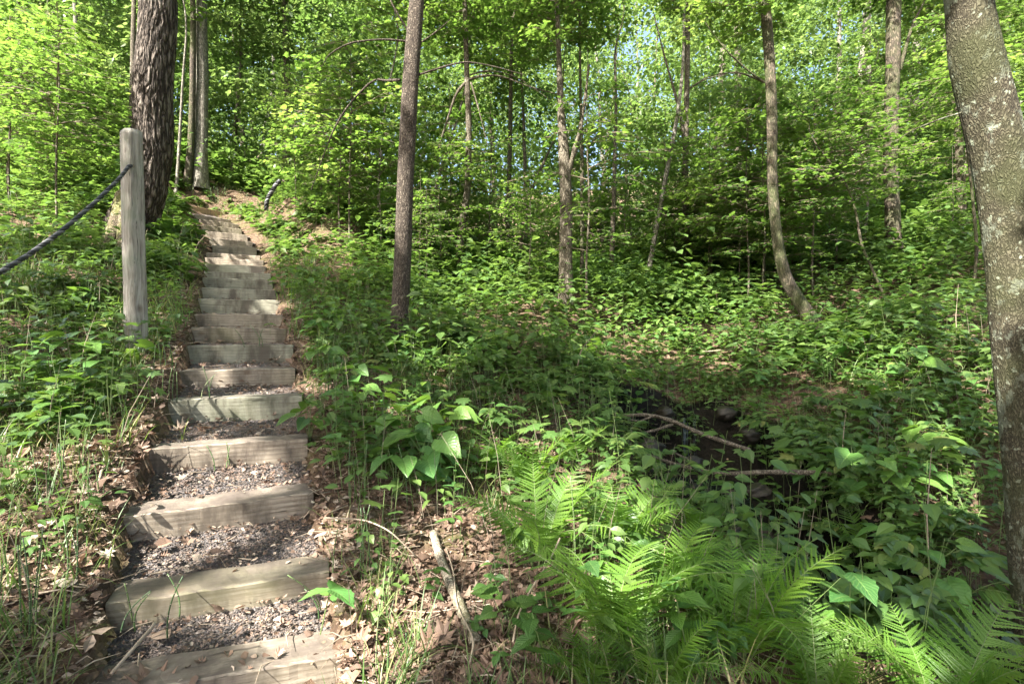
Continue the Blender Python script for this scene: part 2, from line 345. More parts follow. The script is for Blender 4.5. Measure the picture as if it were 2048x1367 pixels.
def gz(x, y, fine=True):
    x = np.asarray(x, float); y = np.asarray(y, float); sh = x.shape; xf = x.ravel(); yf = y.ravel(); out = np.zeros(len(xf))
    for i in range(0, len(xf), 20000):
        xa, ya = xf[i:i + 20000], yf[i:i + 20000]
        d = np.hypot(xa[:, None] - ctl[None, :, 0], ya[:, None] - ctl[None, :, 1])
        out[i:i + 20000] = np.where(d > 0, d * d * np.log(d + 1e-12), 0) @ W[:len(ctl)] + W[-3] + W[-2] * xa + W[-1] * ya
    out = out + .035 * wob(xf, yf, 3.5, 1) * np.clip(yf / 3, .3, 1.5) + .10 * wob(xf, yf, 1.1, 2) * np.clip((yf - 4) / 6, 0, 2)
    ds_, zs_ = seg_dist(xf, yf, SC, SCZ); b_ = np.clip((1.5 - ds_) / .7, 0, 1) * np.clip((yf - 6.5) / 1.5, 0, 1); out = np.where(b_ > 0, out * (1 - b_) + np.minimum(out, zs_ + .02) * b_, out)
    d, cz = seg_dist(xf, yf, CREEK, CREEKZ); _, cw = seg_dist(xf, yf, CREEK, CREEKW); d = d - cw + .2 + .05 * wob(xf, yf, 6, 77)
    k = np.exp(-(d / .42) ** 2); k2 = np.clip((d - .2) / .30, 0, 1)
    out = np.where(d < 1.2, np.minimum(out, cz + (out - cz) * (k2 * k2 * (3 - 2 * k2))), out)
    if fine:
        out = out + .012 * wob(xf, yf, 14, 3) + .006 * wob(xf, yf, 35, 4)
        ins, zt = stair_info(xf, yf); out = np.where(ins, np.minimum(out, zt - .05), out)
    return out.reshape(sh)
def gz1(x, y, fine=True): return float(gz(np.array([x]), np.array([y]), fine)[0])
_dd = np.concatenate([np.arange(1.2, 8, .03), np.arange(8, 45, .12)])
def hit(px, py):
    """where the sight line through a point of the photograph meets the ground"""
    p = P(px, py, 1.0); r = p - np.array([0, 0, CAMZ]); X = r[0] * _dd; Y = _dd; Z = CAMZ + r[2] * _dd
    g = gz(X, Y, False); k = np.where(Z <= g)[0]
    i = k[0] if len(k) else len(_dd) - 1
    return np.array([X[i], Y[i], g[i]])

def axis(a, b, fine0, fine1, step):
    l = []; v = fine0
    s = step
    while v > a: s *= 1.12; v -= s; l.append(v)
    l = l[::-1] + list(np.arange(fine0, fine1, step)); v = fine1; s = step
    while v < b: l.append(v); s *= 1.05; v += s
    return np.array(l)
xs = axis(-90, 90, -4.2, 4.2, .045); ys = axis(-30, 110, .8, 6.5, .045)
X, Y = np.meshgrid(xs, ys); Z = gz(X, Y)
g = Geo(); nx, ny = len(xs), len(ys); i = (np.arange(ny - 1)[:, None] * nx + np.arange(nx - 1)[None]).ravel()
T = np.concatenate([np.c_[i, i + 1, i + nx + 1], np.c_[i, i + nx + 1, i + nx]])
_cd, _ = seg_dist(X.ravel(), Y.ravel(), CREEK); _, _cw = seg_dist(X.ravel(), Y.ravel(), CREEK, CREEKW); wet = np.clip(2.2 * (1 - (_cd - _cw) / .62), 0, 1) * (Y.ravel() < 6.6)  # mask around the creek: wet soil together with painted gully shade
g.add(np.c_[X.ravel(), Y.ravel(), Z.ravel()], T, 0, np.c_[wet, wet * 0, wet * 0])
m, nt = mat('forest_floor'); ge = N(nt, 'ShaderNodeNewGeometry'); pos = ge.outputs['Position']
n1 = noise(nt, pos, 38, 6, .7); n2 = noise(nt, pos, 2.3, 4, .6); n3 = noise(nt, pos, 9, 5, .6)
vo = N(nt, 'ShaderNodeTexVoronoi'); vo.inputs['Scale'].default_value = 26; nt.links.new(pos, vo.inputs['Vector'])
lit = ramp(nt, vo.outputs['Color'], [(.15, (.07, .045, .03)), (.4, (.16, .10, .065)), (.65, (.23, .15, .10)), (.9, (.33, .25, .18))])
col = mix(nt, n1, (.05, .036, .026), lit)
mo = ramp(nt, n2, [(.52, (0, 0, 0)), (.62, (1, 1, 1))]); col = mix(nt, math_(nt, 'MULTIPLY', mo, math_(nt, 'MULTIPLY', n3, .8)), col, (.07, .09, .02))
p = N(nt, 'ShaderNodeBsdfPrincipled'); p.inputs['Roughness'].default_value = .9; p.inputs['Specular IOR Level'].default_value = .15
hh = math_(nt, 'ADD', n1, math_(nt, 'MULTIPLY', vo.outputs['Distance'], .8)); wet_shade = luv(nt)[0]; col = mix(nt, math_(nt, 'MULTIPLY', wet_shade, .96), col, (.007, .0065, .005)); nt.links.new(math_(nt, 'MULTIPLY_ADD', wet_shade, -.1, .9), p.inputs['Roughness'])  # gully painted near black, its shade mixed in with the wet soil
nt.links.new(col, p.inputs['Base Color']); nt.links.new(bump(nt, hh, .8, .03), p.inputs['Normal']); finish(nt, p.outputs[0])
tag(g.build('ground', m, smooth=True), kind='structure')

# ------------------------------------------------------------------ stairs: path fill and timbers
M_path, nt = mat('path_gravel'); ge = N(nt, 'ShaderNodeNewGeometry'); pos = ge.outputs['Position']
vo = N(nt, 'ShaderNodeTexVoronoi'); vo.inputs['Scale'].default_value = 70; nt.links.new(pos, vo.inputs['Vector'])
col = ramp(nt, vo.outputs['Color'], [(.1, (.05, .045, .045)), (.5, (.10, .09, .09)), (.8, (.16, .13, .12)), (1, (.24, .17, .12))])
nz = noise(nt, pos, 6, 4); col = mix(nt, ramp(nt, nz, [(.45, (0, 0, 0)), (.65, (.8, .8, .8))]), col, (.15, .10, .075))
p = N(nt, 'ShaderNodeBsdfPrincipled'); p.inputs['Roughness'].default_value = .8
nt.links.new(col, p.inputs['Base Color']); nt.links.new(bump(nt, vo.outputs['Distance'], .8, .015), p.inputs['Normal']); finish(nt, p.outputs[0])

def woodmat(name, a, b, c, algae):
    m, nt = mat(name); tc = N(nt, 'ShaderNodeTexCoord'); oi = N(nt, 'ShaderNodeObjectInfo')
    ad = N(nt, 'ShaderNodeVectorMath', operation='ADD'); nt.links.new(tc.outputs['Object'], ad.inputs[0])
    cb = N(nt, 'ShaderNodeCombineXYZ'); rm = math_(nt, 'MULTIPLY', oi.outputs['Random'], 37.0)
    for k in range(3): nt.links.new(rm, cb.inputs[k])
    nt.links.new(cb.outputs[0], ad.inputs[1]); ov = ad.outputs[0]
    g1 = noise(nt, mapping(nt, ov, (1.1, 26, 26)), 3.0, 6, .62)
    wv = N(nt, 'ShaderNodeTexWave', wave_type='BANDS', bands_direction='Z'); wv.inputs['Scale'].default_value = 7; wv.inputs['Distortion'].default_value = 5; wv.inputs['Detail'].default_value = 3
    wv.inputs['Detail Scale'].default_value = 1.2; nt.links.new(mapping(nt, ov, (.25, 1.6, 1.6)), wv.inputs['Vector'])
    f = math_(nt, 'MULTIPLY_ADD', wv.outputs['Fac'], .14, math_(nt, 'MULTIPLY', g1, .86))
    col = ramp(nt, f, [(.22, a), (.45, b), (.75, c)])
    fine = noise(nt, mapping(nt, ov, (3, 90, 90)), 3, 3, .7)
    crack = ramp(nt, fine, [(.30, (.25, .22, .2)), (.42, (1, 1, 1))]); col = mix(nt, .8, col, crack, 'MULTIPLY'); ck = noise(nt, mapping(nt, ov, (1.3, 34, 34)), 1.6, 3, .5); col = mix(nt, ramp(nt, ck, [(.300, (1, 1, 1)), (.33, (0, 0, 0))]), col, (.025, .02, .016))
    st = noise(nt, mapping(nt, ov, (1, 1, .35)), 4.5, 5, .65); col = mix(nt, ramp(nt, st, [(.45, (0, 0, 0)), (.62, (.85, .85, .85))]), col, (.085, .068, .055))
    al = noise(nt, ov, 2.2, 4, .6); al2 = ramp(nt, al, [(.40, (0, 0, 0)), (.7, (1, 1, 1))])
    gate = math_(nt, 'MULTIPLY', al2, oi.outputs['Random']); col = mix(nt, math_(nt, 'MULTIPLY', gate, .7), col, algae)
    # knots
    vk = N(nt, 'ShaderNodeTexVoronoi'); vk.inputs['Scale'].default_value = 2.6; nt.links.new(mapping(nt, ov, (1, 1.6, 1.6)), vk.inputs['Vector'])
    kd = ramp(nt, vk.outputs['Distance'], [(.05, (1, 1, 1)), (.12, (0, 0, 0))]); col = mix(nt, math_(nt, 'MULTIPLY', kd, .6), col, (.10, .06, .035))
    gn = N(nt, 'ShaderNodeNewGeometry'); sz = N(nt, 'ShaderNodeSeparateXYZ'); nt.links.new(gn.outputs['Normal'], sz.inputs[0])
    top = math_(nt, 'MULTIPLY', math_(nt, 'GREATER_THAN', sz.outputs[2], .7), .8); dn = noise(nt, ov, 7, 5, .7)
    col = mix(nt, math_(nt, 'MULTIPLY', top, ramp(nt, dn, [(.25, (.3, .3, .3)), (.6, (1, 1, 1))])), col, (.085, .068, .06))   # trodden dirt on the tops
    p = N(nt, 'ShaderNodeBsdfPrincipled'); p.inputs['Roughness'].default_value = .75; p.inputs['Specular IOR Level'].default_value = .25
    nt.links.new(col, p.inputs['Base Color'])
    nt.links.new(bump(nt, math_(nt, 'ADD', f, math_(nt, 'MULTIPLY', fine, .6)), .3, .003), p.inputs['Normal']); finish(nt, p.outputs[0]); return m
W_tan = woodmat('weathered_timber', (.13, .105, .08), (.275, .23, .178), (.43, .38, .31), (.14, .14, .07))
W_grey = woodmat('greened_timber', (.16, .15, .11), (.28, .27, .21), (.38, .37, .29), (.12, .16, .08))
W_orange = woodmat('orange_timber', (.20, .115, .06), (.36, .24, .14), (.48, .37, .25), (.16, .13, .05))

def beam(L, D, H, seed, bev=.007, nseg=28):
    """squared timber along x, front face at y=0, top at z=0, with worn, slightly wavy edges and bevels"""
    r = np.random.default_rng(seed); xsn = np.linspace(-L / 2, L / 2, nseg)
    cs = [(bev, 0), (D * .3, 0), (D * .65, 0), (D - bev, 0), (D, -bev), (D, -H * .5), (D, -H + bev), (D - bev, -H), (bev, -H), (0, -H + bev), (0, -H * .65), (0, -H * .35), (0, -bev)]
    V = []; n = len(cs)
    ph = r.uniform(0, 6, 6)
    for k, x in enumerate(xsn):
        e = 1 - .035 * (1 if k in (0, nseg - 1) else 0)
        for (a, b) in cs:
            w1 = .003 * math.sin(x * 5 + ph[0]) + .002 * math.sin(x * 17 + ph[1]) + .0012 * r.standard_normal()
            w2 = .004 * math.sin(x * 4 + ph[2]) + .002 * math.sin(x * 21 + ph[3]) + .0012 * r.standard_normal()
            V.append((x, D / 2 + (a - D / 2) * e + w1, -H / 2 + (b + H / 2) * e + w2))
    T = []
    for k in range(nseg - 1):
        for j in range(n):
            a = k * n + j; b = k * n + (j + 1) % n; T += [(a, a + n, b), (b, a + n, b + n)]
    c0 = len(V); V += [(-L / 2, D / 2, -H / 2), (L / 2, D / 2, -H / 2)]
    for j in range(n):
        T += [(c0, j, (j + 1) % n), (c0 + 1, (nseg - 1) * n + (j + 1) % n, (nseg - 1) * n + j)]
    return V, T
ordn = ['lowest', 'second lowest', 'third lowest', 'fourth lowest', 'fifth lowest', 'sixth lowest', 'seventh lowest', 'eighth lowest', 'ninth lowest', 'tenth lowest', 'eleventh lowest', 'twelfth lowest from the bottom']
top_n = {22: 'topmost', 21: 'second from the top', 20: 'third from the top', 19: 'fourth from the top', 18: 'fifth from the top', 17: 'sixth from the top', 16: 'seventh from the top', 15: 'eighth from the top', 14: 'ninth from the top', 13: 'tenth from the top', 12: 'eleventh from the top', 11: 'twelfth from the top'}
desc = {0: 'brown weathered timber step cut off by the photo edge, lowest of the stairs', 1: 'brown timber step with wide dirty top and horsetails before it, second from the bottom',
        2: 'half sunlit tan timber step with grass at its left foot, third from the bottom', 3: 'brightest sunlit cream timber step, fourth from the bottom',
        4: 'shaded grey brown timber step under chippings, fifth from the bottom', 5: 'tan timber step with a long crack, sixth from the bottom', 6: 'tall grey timber step with a knot on its right, seventh from the bottom',
        7: 'pale grey timber step with dead leaves at its foot, eighth from the bottom', 8: 'warm tan timber step behind small seedlings, ninth from the bottom', 9: 'grey timber step with round knot right of centre, tenth from the bottom'}
path = Geo(); tread_polys = []
for i, (a, b, z) in enumerate(steps):
    t = nrm(b - a); yaw = math.atan2(t[1], t[0]); m_ = (a + b) / 2; nn = np.array([-t[1], t[0]])
    L = float(np.linalg.norm(b - a)); D = .19 if i < 3 else .14
    rise = z - (steps[i - 1][2] if i else z - .2); H = min(.34, rise + .06) if i > 3 else .2
    gg = Geo(); V, T = beam(L, D, max(.15, H), 100 + i); gg.add(V, T)
    M = W_tan if i < 9 else (W_grey if i < 14 else W_tan)
    if i == 22: M = W_orange
    if i in (4, 6): M = W_grey
    o = gg.build('timber_step', M)
    o.location = (m_[0], m_[1], z); o.rotation_euler = (math.radians(5 if i < 3 else (3 if i < 6 else 0)), 0, yaw)
    if i in (0, 2, 4, 7):
        for sx in ((.42,) if i == 0 else (-.38, .36)):
            H_ = Geo(); a_ = np.linspace(0, 2 * math.pi, 13)[:-1]; hv = np.concatenate([np.c_[.011 * np.cos(a_), .011 * np.sin(a_), np.full(12, -.004)], np.c_[.010 * np.cos(a_), .010 * np.sin(a_), np.full(12, .003)], [[0, 0, .0045]]])
            ht = [(k_, (k_ + 1) % 12, 12 + k_) for k_ in range(12)] + [((k_ + 1) % 12, 12 + (k_ + 1) % 12, 12 + k_) for k_ in range(12)] + [(24, 12 + k_, 12 + (k_ + 1) % 12) for k_ in range(12)]
            H_.add(hv + [sx * L, D * .55, 0], ht); H_.build('spike', M_twig, o)
    lab = desc.get(i) or (('green tinged grey' if i < 14 else 'sun speckled tan') + ' timber step, ' + ({10: 'eleventh from the bottom'}.get(i) or top_n[i]))
    tag(o, lab, 'step', 'timber steps climbing the slope')
    # fill behind
    if i + 1 < len(steps): a2, b2 = steps[i + 1][0], steps[i + 1][1]
    else: a2, b2 = a + nn * 1.0, b + nn * 1.0
    A0, B0 = a + nn * (D - .01) - t * .06, b + nn * (D - .01) + t * .06; A1, B1 = a2 + nn * .05 - t * .12, b2 + nn * .05 + t * .1
    nu, nv = 26, 14; U, Vv = np.meshgrid(np.linspace(0, 1, nu), np.linspace(0, 1, nv))
    XY = (A0[None, None] * (1 - U[..., None]) + B0[None, None] * U[..., None]) * (1 - Vv[..., None]) + (A1[None, None] * (1 - U[..., None]) + B1[None, None] * U[..., None]) * Vv[..., None]
    zf = z - .022 + (tread_back[i] - z + .022) * Vv + .008 * wob(XY[..., 0], XY[..., 1], 16, 11) + .006 * wob(XY[..., 0], XY[..., 1], 40, 12)
    q = (np.arange(nv - 1)[:, None] * nu + np.arange(nu - 1)[None]).ravel()
    path.add(np.c_[XY.reshape(-1, 2), zf.ravel()], np.concatenate([np.c_[q, q + 1, q + nu + 1], np.c_[q, q + nu + 1, q + nu]]))
    tread_polys.append((A0, B0, A1, B1, z))
tag(path.build('path', M_path, smooth=True), kind='structure')
# loose chips lying on the treads
chipV = np.array([(-.5, -.4, 0), (.4, -.5, 0), (.55, .3, 0), (-.1, .6, 0), (-.6, .2, 0), (0, 0, .28), (-.1, .1, .25)]); chipT = np.array([(0, 1, 5), (1, 2, 5), (2, 3, 5), (3, 4, 5), (4, 0, 5)])
chip = (chipV, chipT, np.zeros((7, 2)))
gg = Geo()
for i, (A0, B0, A1, B1, z) in enumerate(tread_polys[:9]):
    n = [6500, 6500, 5000, 3400, 2000, 1000, 500, 300, 200][i]; u, v = rng.random(n), rng.random(n)
    xy = (A0 * (1 - u[:, None]) + B0 * u[:, None]) * (1 - v[:, None]) + (A1 * (1 - u[:, None]) + B1 * u[:, None]) * v[:, None]
    zf = z - .018 + (tread_back[i] - z + .022) * v + .008 * wob(xy[:, 0], xy[:, 1], 16, 11) + .006 * wob(xy[:, 0], xy[:, 1], 40, 12)
    th = rng.uniform(0, 6.28, n); up = np.c_[rng.normal(0, .3, n), rng.normal(0, .3, n), np.ones(n)]
    gg.leaves(chip, np.c_[xy, zf], np.c_[np.cos(th), np.sin(th), rng.normal(0, .2, n)], up, rng.uniform(.003, .011, n) * (1 + .9 * (rng.random(n) > .85)))
tag(gg.build('gravel', M_chip), kind='stuff', label='grey slate chippings spread over the treads of the timber stairs')

# ------------------------------------------------------------------ light gaps cut into the crowns to place the sun patches
GAPS = [(400, 915, .22), (330, 1040, .20), (480, 960, .16), (170, 1010, .22), (150, 930, .2), (60, 1060, .2), (60, 930, .22), (700, 1300, .22), (660, 1060, .09), (540, 1230, .12), (900, 1060, .17), (1050, 1010, .30), (1110, 960, .22), (1000, 930, .16), (1200, 1090, .14), (1250, 1300, .12), (1770, 1340, .12), (1640, 935, .12), (1560, 860, .14), (1750, 760, .16), (1480, 660, .3),
        (1230, 1150, .16), (800, 1280, .15), (1040, 640, .30), (960, 620, .25), (1180, 670, .3), (1240, 700, .25), (270, 640, .14), (270, 560, .1), (230, 480, .3), (140, 560, .3), (100, 650, .25), (470, 480, .25), (430, 418, .4),
        (1620, 930, .10), (1380, 620, .35), (1280, 590, .5), (1530, 620, .35), (1650, 560, .4), (1900, 440, .5), (820, 830, .12), (470, 740, .1), (560, 610, .12), (100, 1180, .12), (1130, 1100, .09), (1900, 640, .12), (1650, 720, .12), (40, 800, .15), (160, 780, .12), (1330, 700, .15)]
_r = random.Random(5)
NMAIN = 26
for _ in range(34):
    GAPS.append((_r.uniform(880, 1980), 560 + 500 * _r.random() ** 1.3, _r.uniform(.04, .26)))
for _ in range(10):
    GAPS.append((_r.uniform(0, 640), _r.uniform(420, 1200), _r.uniform(.03, .14)))
GAPS = [g for g in GAPS if not (1250 < g[0] < 1650 and 715 < g[1] < 1110)]
GP = []
for px, py, r in GAPS:
    q = hit(px, py); up = .0
    if px > 950 and px < 1500 and py > 900: up = .35
    GP.append((q + np.array([0, 0, up]), r))
def sunlit(pos, main=False):
    """true for points that lie in a gap cut through the crowns for the sun"""
    out = np.zeros(len(pos), bool)
    for q, r in (GP[:NMAIN] if main else GP):
        w = pos - q; s = w @ SUN; dist = np.linalg.norm(w - s[:, None] * SUN, axis=1)
        ang = np.arctan2(w[:, 1] - s * SUN[1], w[:, 0] - s * SUN[0])
        out |= (dist < (r * 1.2 + .09) * (1 + .16 * np.sin(3 * ang + r * 50) + .08 * np.sin(7 * ang))) & (s > 1.2)
    return out

# ------------------------------------------------------------------ crowns
def spray_limb(G, base, az, length, rise, leafT, size, nsub, rleaf, droop=.25, twig=True, mi_l=0, mi_t=1, keep=None, dens=1.0):
    n = 9; t = np.linspace(0, 1, n); d = np.array([math.cos(az), math.sin(az), 0]); side = np.array([-d[1], d[0], 0])
    bend = rng.normal(0, .18)
    pts = base + d * (t * length)[:, None] + side * (bend * length * t ** 2)[:, None]
    pts[:, 2] += length * (rise * t - droop * t ** 2) + rng.normal(0, .015 * length, n) * t
    cut = 1.0
    if keep is not None:                                        # a limb ends where it would reach a gap cut for the sun
        tf = np.linspace(0, 1, 40); fp_ = np.stack([np.interp(tf, t, pts[:, c]) for c in range(3)], 1); bad = np.where(sunlit(fp_, True))[0]
        if len(bad): cut = tf[bad[0]]
        if cut < .12: return
        pts = np.stack([np.interp(t * cut, t, pts[:, c]) for c in range(3)], 1)
    if twig: G.tube(pts, np.linspace(.010 * length ** .8, .003, n), 4, mi_t)
    Pp, Dd, Uu, Ss = [], [], [], []
    for k in range(nsub):
        s = (k + 1) / nsub * .9 + .08; s = min(1, s); b = np.array([np.interp(s, t, pts[:, c]) for c in range(3)])
        sg = 1 if k % 2 else -1; a2 = az + sg * rng.uniform(.5, 1.1) + bend; L2 = length * (.5 * (1 - s) + .16) * rng.uniform(.7, 1.3)
        d2 = np.array([math.cos(a2), math.sin(a2), rng.normal(.02, .12)])
        L2 *= .4 + .6 * cut; nl = max(3, int(L2 / size * rleaf)); q = (np.arange(nl) + rng.random(nl)) / nl
        pp = b + d2 * (q * L2)[:, None]; pp[:, 2] -= .18 * L2 * q ** 2
        if twig and (keep is None or keep(pp).all()): G.tube(np.array([b, b + d2 * L2 * .5 - [0, 0, .05 * L2], b + d2 * L2 - [0, 0, .18 * L2]]), [.005, .003, .0015], 3, mi_t)
        la = a2 + np.where(np.arange(nl) % 2, 1, -1) * rng.uniform(.4, 1.4, nl)
        off = rng.normal(0, size * .5, (nl, 3)); off[:, 2] *= .5
        Pp.append(pp + off); Dd.append(np.c_[np.cos(la), np.sin(la), rng.normal(-.25, .25, nl)])
        Uu.append(np.c_[rng.normal(0, .38, nl), rng.normal(0, .38, nl), np.ones(nl)]); Ss.append(size * rng.uniform(.6, 1.25, nl))
    Pp, Dd, Uu, Ss = map(np.concatenate, (Pp, Dd, Uu, Ss))
    if keep is not None:
        k = keep(Pp); Pp, Dd, Uu, Ss = Pp[k], Dd[k], Uu[k], Ss[k]
    rb = rng.uniform(0, .75)
    G.leaves(leafT, Pp, Dd, Uu, Ss, mi_l, np.clip(rb + rng.uniform(0, .25, len(Pp)), 0, 1))

def crown_geo(seed, r, height, nl, leafT, size, nsub=10, rleaf=2.0, keep=None, origin=(0, 0, 0), top=.45):
    global rng
    old = rng; rng = np.random.default_rng(seed); G = Geo(); o = np.array(origin, float)
    for k in range(nl):
        f = (k + rng.random()) / nl; z = f * height; pr = (1 - (1 - top) * max(0, f - .5) * 2) * (0.55 + .45 * min(1, f * 3))
        spray_limb(G, o + [0, 0, z], k * 2.4 + rng.normal(0, .4), r * pr * rng.uniform(.55, 1.15), rng.uniform(.1, .5), leafT, size, nsub, rleaf, keep=keep)
    rng = old; return G
mesh_cache = {}
def crown_mesh(kind, var):
    k = (kind, var)
    if k not in mesh_cache:
        if kind == 'mid': G = crown_geo(50 + var, 2.4, 7.5, 62, L_maple, .105, 14, 2.2); mats = [M_canopy, M_twig]
        if kind == 'far': G = crown_geo(70 + var, 3.0, 10., 70, L_maples, .15, 13, 1.9); mats = [M_far, M_twig]
        if kind == 'sap': G = crown_geo(90 + var, 1.3, 2.6, 26, L_maple, .095, 10, 2.0); mats = [M_canopy, M_twig]
        if kind == 'sapo': G = crown_geo(110 + var, 1.1, 2.2, 18, L_ov, .09, 9, 1.8); mats = [M_canopy, M_twig]
        o = G.build('crown', mats, link=False); mesh_cache[k] = o.data; bpy.data.objects.remove(o)
    return mesh_cache[k]

# ------------------------------------------------------------------ traced trunks
def trunk_geo(pts, rad, seg=16, mi=0, ridge=0., nridge=9, seed=0, sub=6, flare=.5, knot=0.):
    """smooth tapered trunk through pts (base first)"""
    pts = np.array(pts, float); rad = np.array(rad, float); n = len(pts); t = np.arange(n); tt = np.linspace(0, n - 1, (n - 1) * sub + 1)
    # Catmull-like smoothing
    def sm(a):
        return np.interp(tt, t, a)
    Pq = np.stack([sm(pts[:, c]) for c in range(3)], 1); R = sm(rad)
    for _ in range(sub):
        Pq[1:-1] = (Pq[:-2] + 2 * Pq[1:-1] + Pq[2:]) / 4; R[1:-1] = (R[:-2] + 2 * R[1:-1] + R[2:]) / 4
    r = np.random.default_rng(seed)
    L = np.concatenate([[0], np.cumsum(np.linalg.norm(np.diff(Pq, axis=0), axis=1))])
    th = np.arange(seg) / seg * 2 * math.pi; h = L[:, None]
    mod = 1 + .035 * np.sin(3 * th[None] + h * 1.3 + seed) + .03 * np.sin(h * 4 + seed * 1.7 + th[None])
    if ridge:
        ph = th[None] * nridge + 1.6 * np.sin(h * 2.3 + seed) + 1.1 * np.sin(h * 5.1 + 2 * th[None]) + .8 * np.sin(h * 11. + 5 * th[None])
        ph2 = th[None] * (nridge * 1.7) - 1.2 * np.sin(h * 3.1) + np.sin(h * 9 + 3 * th[None])
        mod = mod + ridge * (np.abs(np.sin(ph)) ** .6 - .6) + ridge * .5 * (np.abs(np.sin(ph2)) ** .7 - .6) + r.normal(0, ridge * .12, (len(L), seg))
    fl = flare * np.exp(-h / (R[0] * 2.2)); mod = mod * (1 + fl * (.75 + .45 * np.sin(4 * th[None] + seed)))
    tan = nrm(np.gradient(Pq, axis=0)); b = nrm(np.cross(tan, np.array([1., 0.02, 0]))); a = np.cross(b, tan)
    V = Pq[:, None] + (R[:, None] * mod)[..., None] * (np.cos(th)[None, :, None] * a[:, None] + np.sin(th)[None, :, None] * b[:, None])
    nr = len(L); i = np.arange(nr - 1)[:, None] * seg; j = np.arange(seg)[None]; k = (j + 1) % seg
    q = np.stack([i + j, i + k, i + seg + k, i + seg + j], -1).reshape(-1, 4)
    G = Geo(); G.add(V.reshape(-1, 3), np.concatenate([q[:, [0, 1, 2]], q[:, [0, 2, 3]]]), mi,
                     np.stack([np.broadcast_to(th[None], mod.shape), np.broadcast_to(h, mod.shape), mod], -1).reshape(-1, 3))
    return G, Pq
def make_tree(name, label, cat, path, w, bark, d=None, group=None, crown=None, cz=None, csc=1.0, height=13, branches=(), seg=14, ridge=0., nridge=9, flare=.35, seed=0, sub=6, topw=None, depth_off=None):
    """path: photo points from the base upwards; w: widths in photo pixels at those points"""
    base = hit(*path[0])
    if d is not None: base = P(path[0][0], path[0][1], d)
    dep = base[1]; pts = [P(px, py, dep + (depth_off[k] if depth_off else 0)) for k, (px, py) in enumerate(path)]
    w = w if hasattr(w, '__len__') else [w] * len(path)
    rad = [ww / 2 / F * dep / math.hypot(1, (p_[0] - CX) / F) for ww, p_ in zip(w, path)]   # a round trunk off the axis spans more of the view
    g0 = gz1(base[0], base[1], False); first = pts[0].copy(); first[2] = min(first[2], g0) - .15
    pts = [first] + pts; rad = [rad[0] * 1.05] + rad
    dirn = nrm(pts[-1] - pts[-2]); dirn = nrm(dirn * [1, 1, 1] + [0, 0, .8]); top = pts[-1]; H = g0 + height - top[2]
    if H > .5:
        for k in (1, 2, 3, 4):
            pts.append(top + dirn / dirn[2] * H * k / 4 * np.array([.8, .8, 1]) + np.array([rng.normal(0, .1), rng.normal(0, .1), 0]) * k); rad.append(rad[len(path)] * (1 - .22 * k))
    root = empty(name, (base[0], base[1], g0)); tag(root, label, cat, group)
    off = np.array([base[0], base[1], g0]); pts = [p - off for p in pts]
    G, Pq = trunk_geo(pts, rad, seg, ridge=ridge, nridge=nridge, seed=seed, flare=flare, sub=sub)
    G.build('trunk', bark, root, smooth=True)
    for br in branches:
        bp, bw = br[0], br[1]; dz = br[2] if len(br) > 2 else -.1
        bpts = [P(px, py, dep + dz * min(1, k)) - off for k, (px, py) in enumerate(bp)]
        bp_ = np.array(bpts); t0 = np.arange(len(bp_)); tt = np.linspace(0, len(bp_) - 1, (len(bp_) - 1) * 5 + 1)
        q = np.stack([np.interp(tt, t0, bp_[:, c]) for c in range(3)], 1)
        for _ in range(4): q[1:-1] = (q[:-2] + 2 * q[1:-1] + q[2:]) / 4
        gb = Geo(); gb.tube(q, np.linspace(bw * .38, max(.6, bw / 9), len(q)) / F * dep * (1 + .12 * rng.standard_normal(len(q))), 8); gb.build('branch', bark, root, smooth=True)
    if crown:
        kind, var = crown; cb = (cz if cz is not None else 2.0)
        zc = cb; i = np.argmin(abs(Pq[:, 2] - zc)); cx_, cy_ = Pq[i, 0], Pq[i, 1]
        put('crown', crown_mesh(kind, var), (cx_, cy_, zc), random.uniform(0, 6.28), csc, root)
    return root

make_tree('furrowed_tree', 'large dark tree with deeply furrowed bark behind the grey post', 'tree', [(262, 452), (290, 380), (306, 300), (303, 200), (312, 100), (318, 0)], [84, 82, 82, 81, 78, 76], B_furrow,
          height=15, seg=150, ridge=.07, nridge=11, flare=.45, seed=3, sub=26, crown=None)
make_tree('straight_tree', 'straight grey brown tree with fine bark just right of the timber stairs', 'tree', [(797, 712), (803, 550), (809, 400), (818, 200), (835, 0)], [36, 35, 33, 33, 30], B_fine,
          height=13, seg=40, ridge=.02, nridge=14, flare=.15, seed=5, sub=14,
          branches=[([(800, 160), (770, 162), (748, 157), (700, 205), (668, 255), (640, 330), (622, 380)], 8, .3), ([(838, 88), (870, 66), (900, 40)], 4), ([(836, 150), (880, 136), (930, 122), (985, 132), (1050, 150)], 6), ([(822, 84), (770, 78), (700, 84), (655, 110), (643, 136)], 6), ([(815, 60), (790, 20), (770, -20)], 6)])
make_tree('lichen_tree', 'thick mottled tree with pale lichen patches leaning in at the right edge', 'tree', [(2092, 1335), (2073, 1150), (2060, 950), (2045, 750), (2032, 550), (2020, 450), (2005, 350), (1985, 250), (1955, 120), (1938, 0)],
          [124, 116, 118, 122, 120, 120, 119, 119, 115, 96], B_lichen, height=13, seg=140, ridge=.028, nridge=19, flare=.10, seed=9, sub=18,
          branches=[([(1925, 225), (1880, 238), (1820, 262), (1790, 285)], 6, .1)])
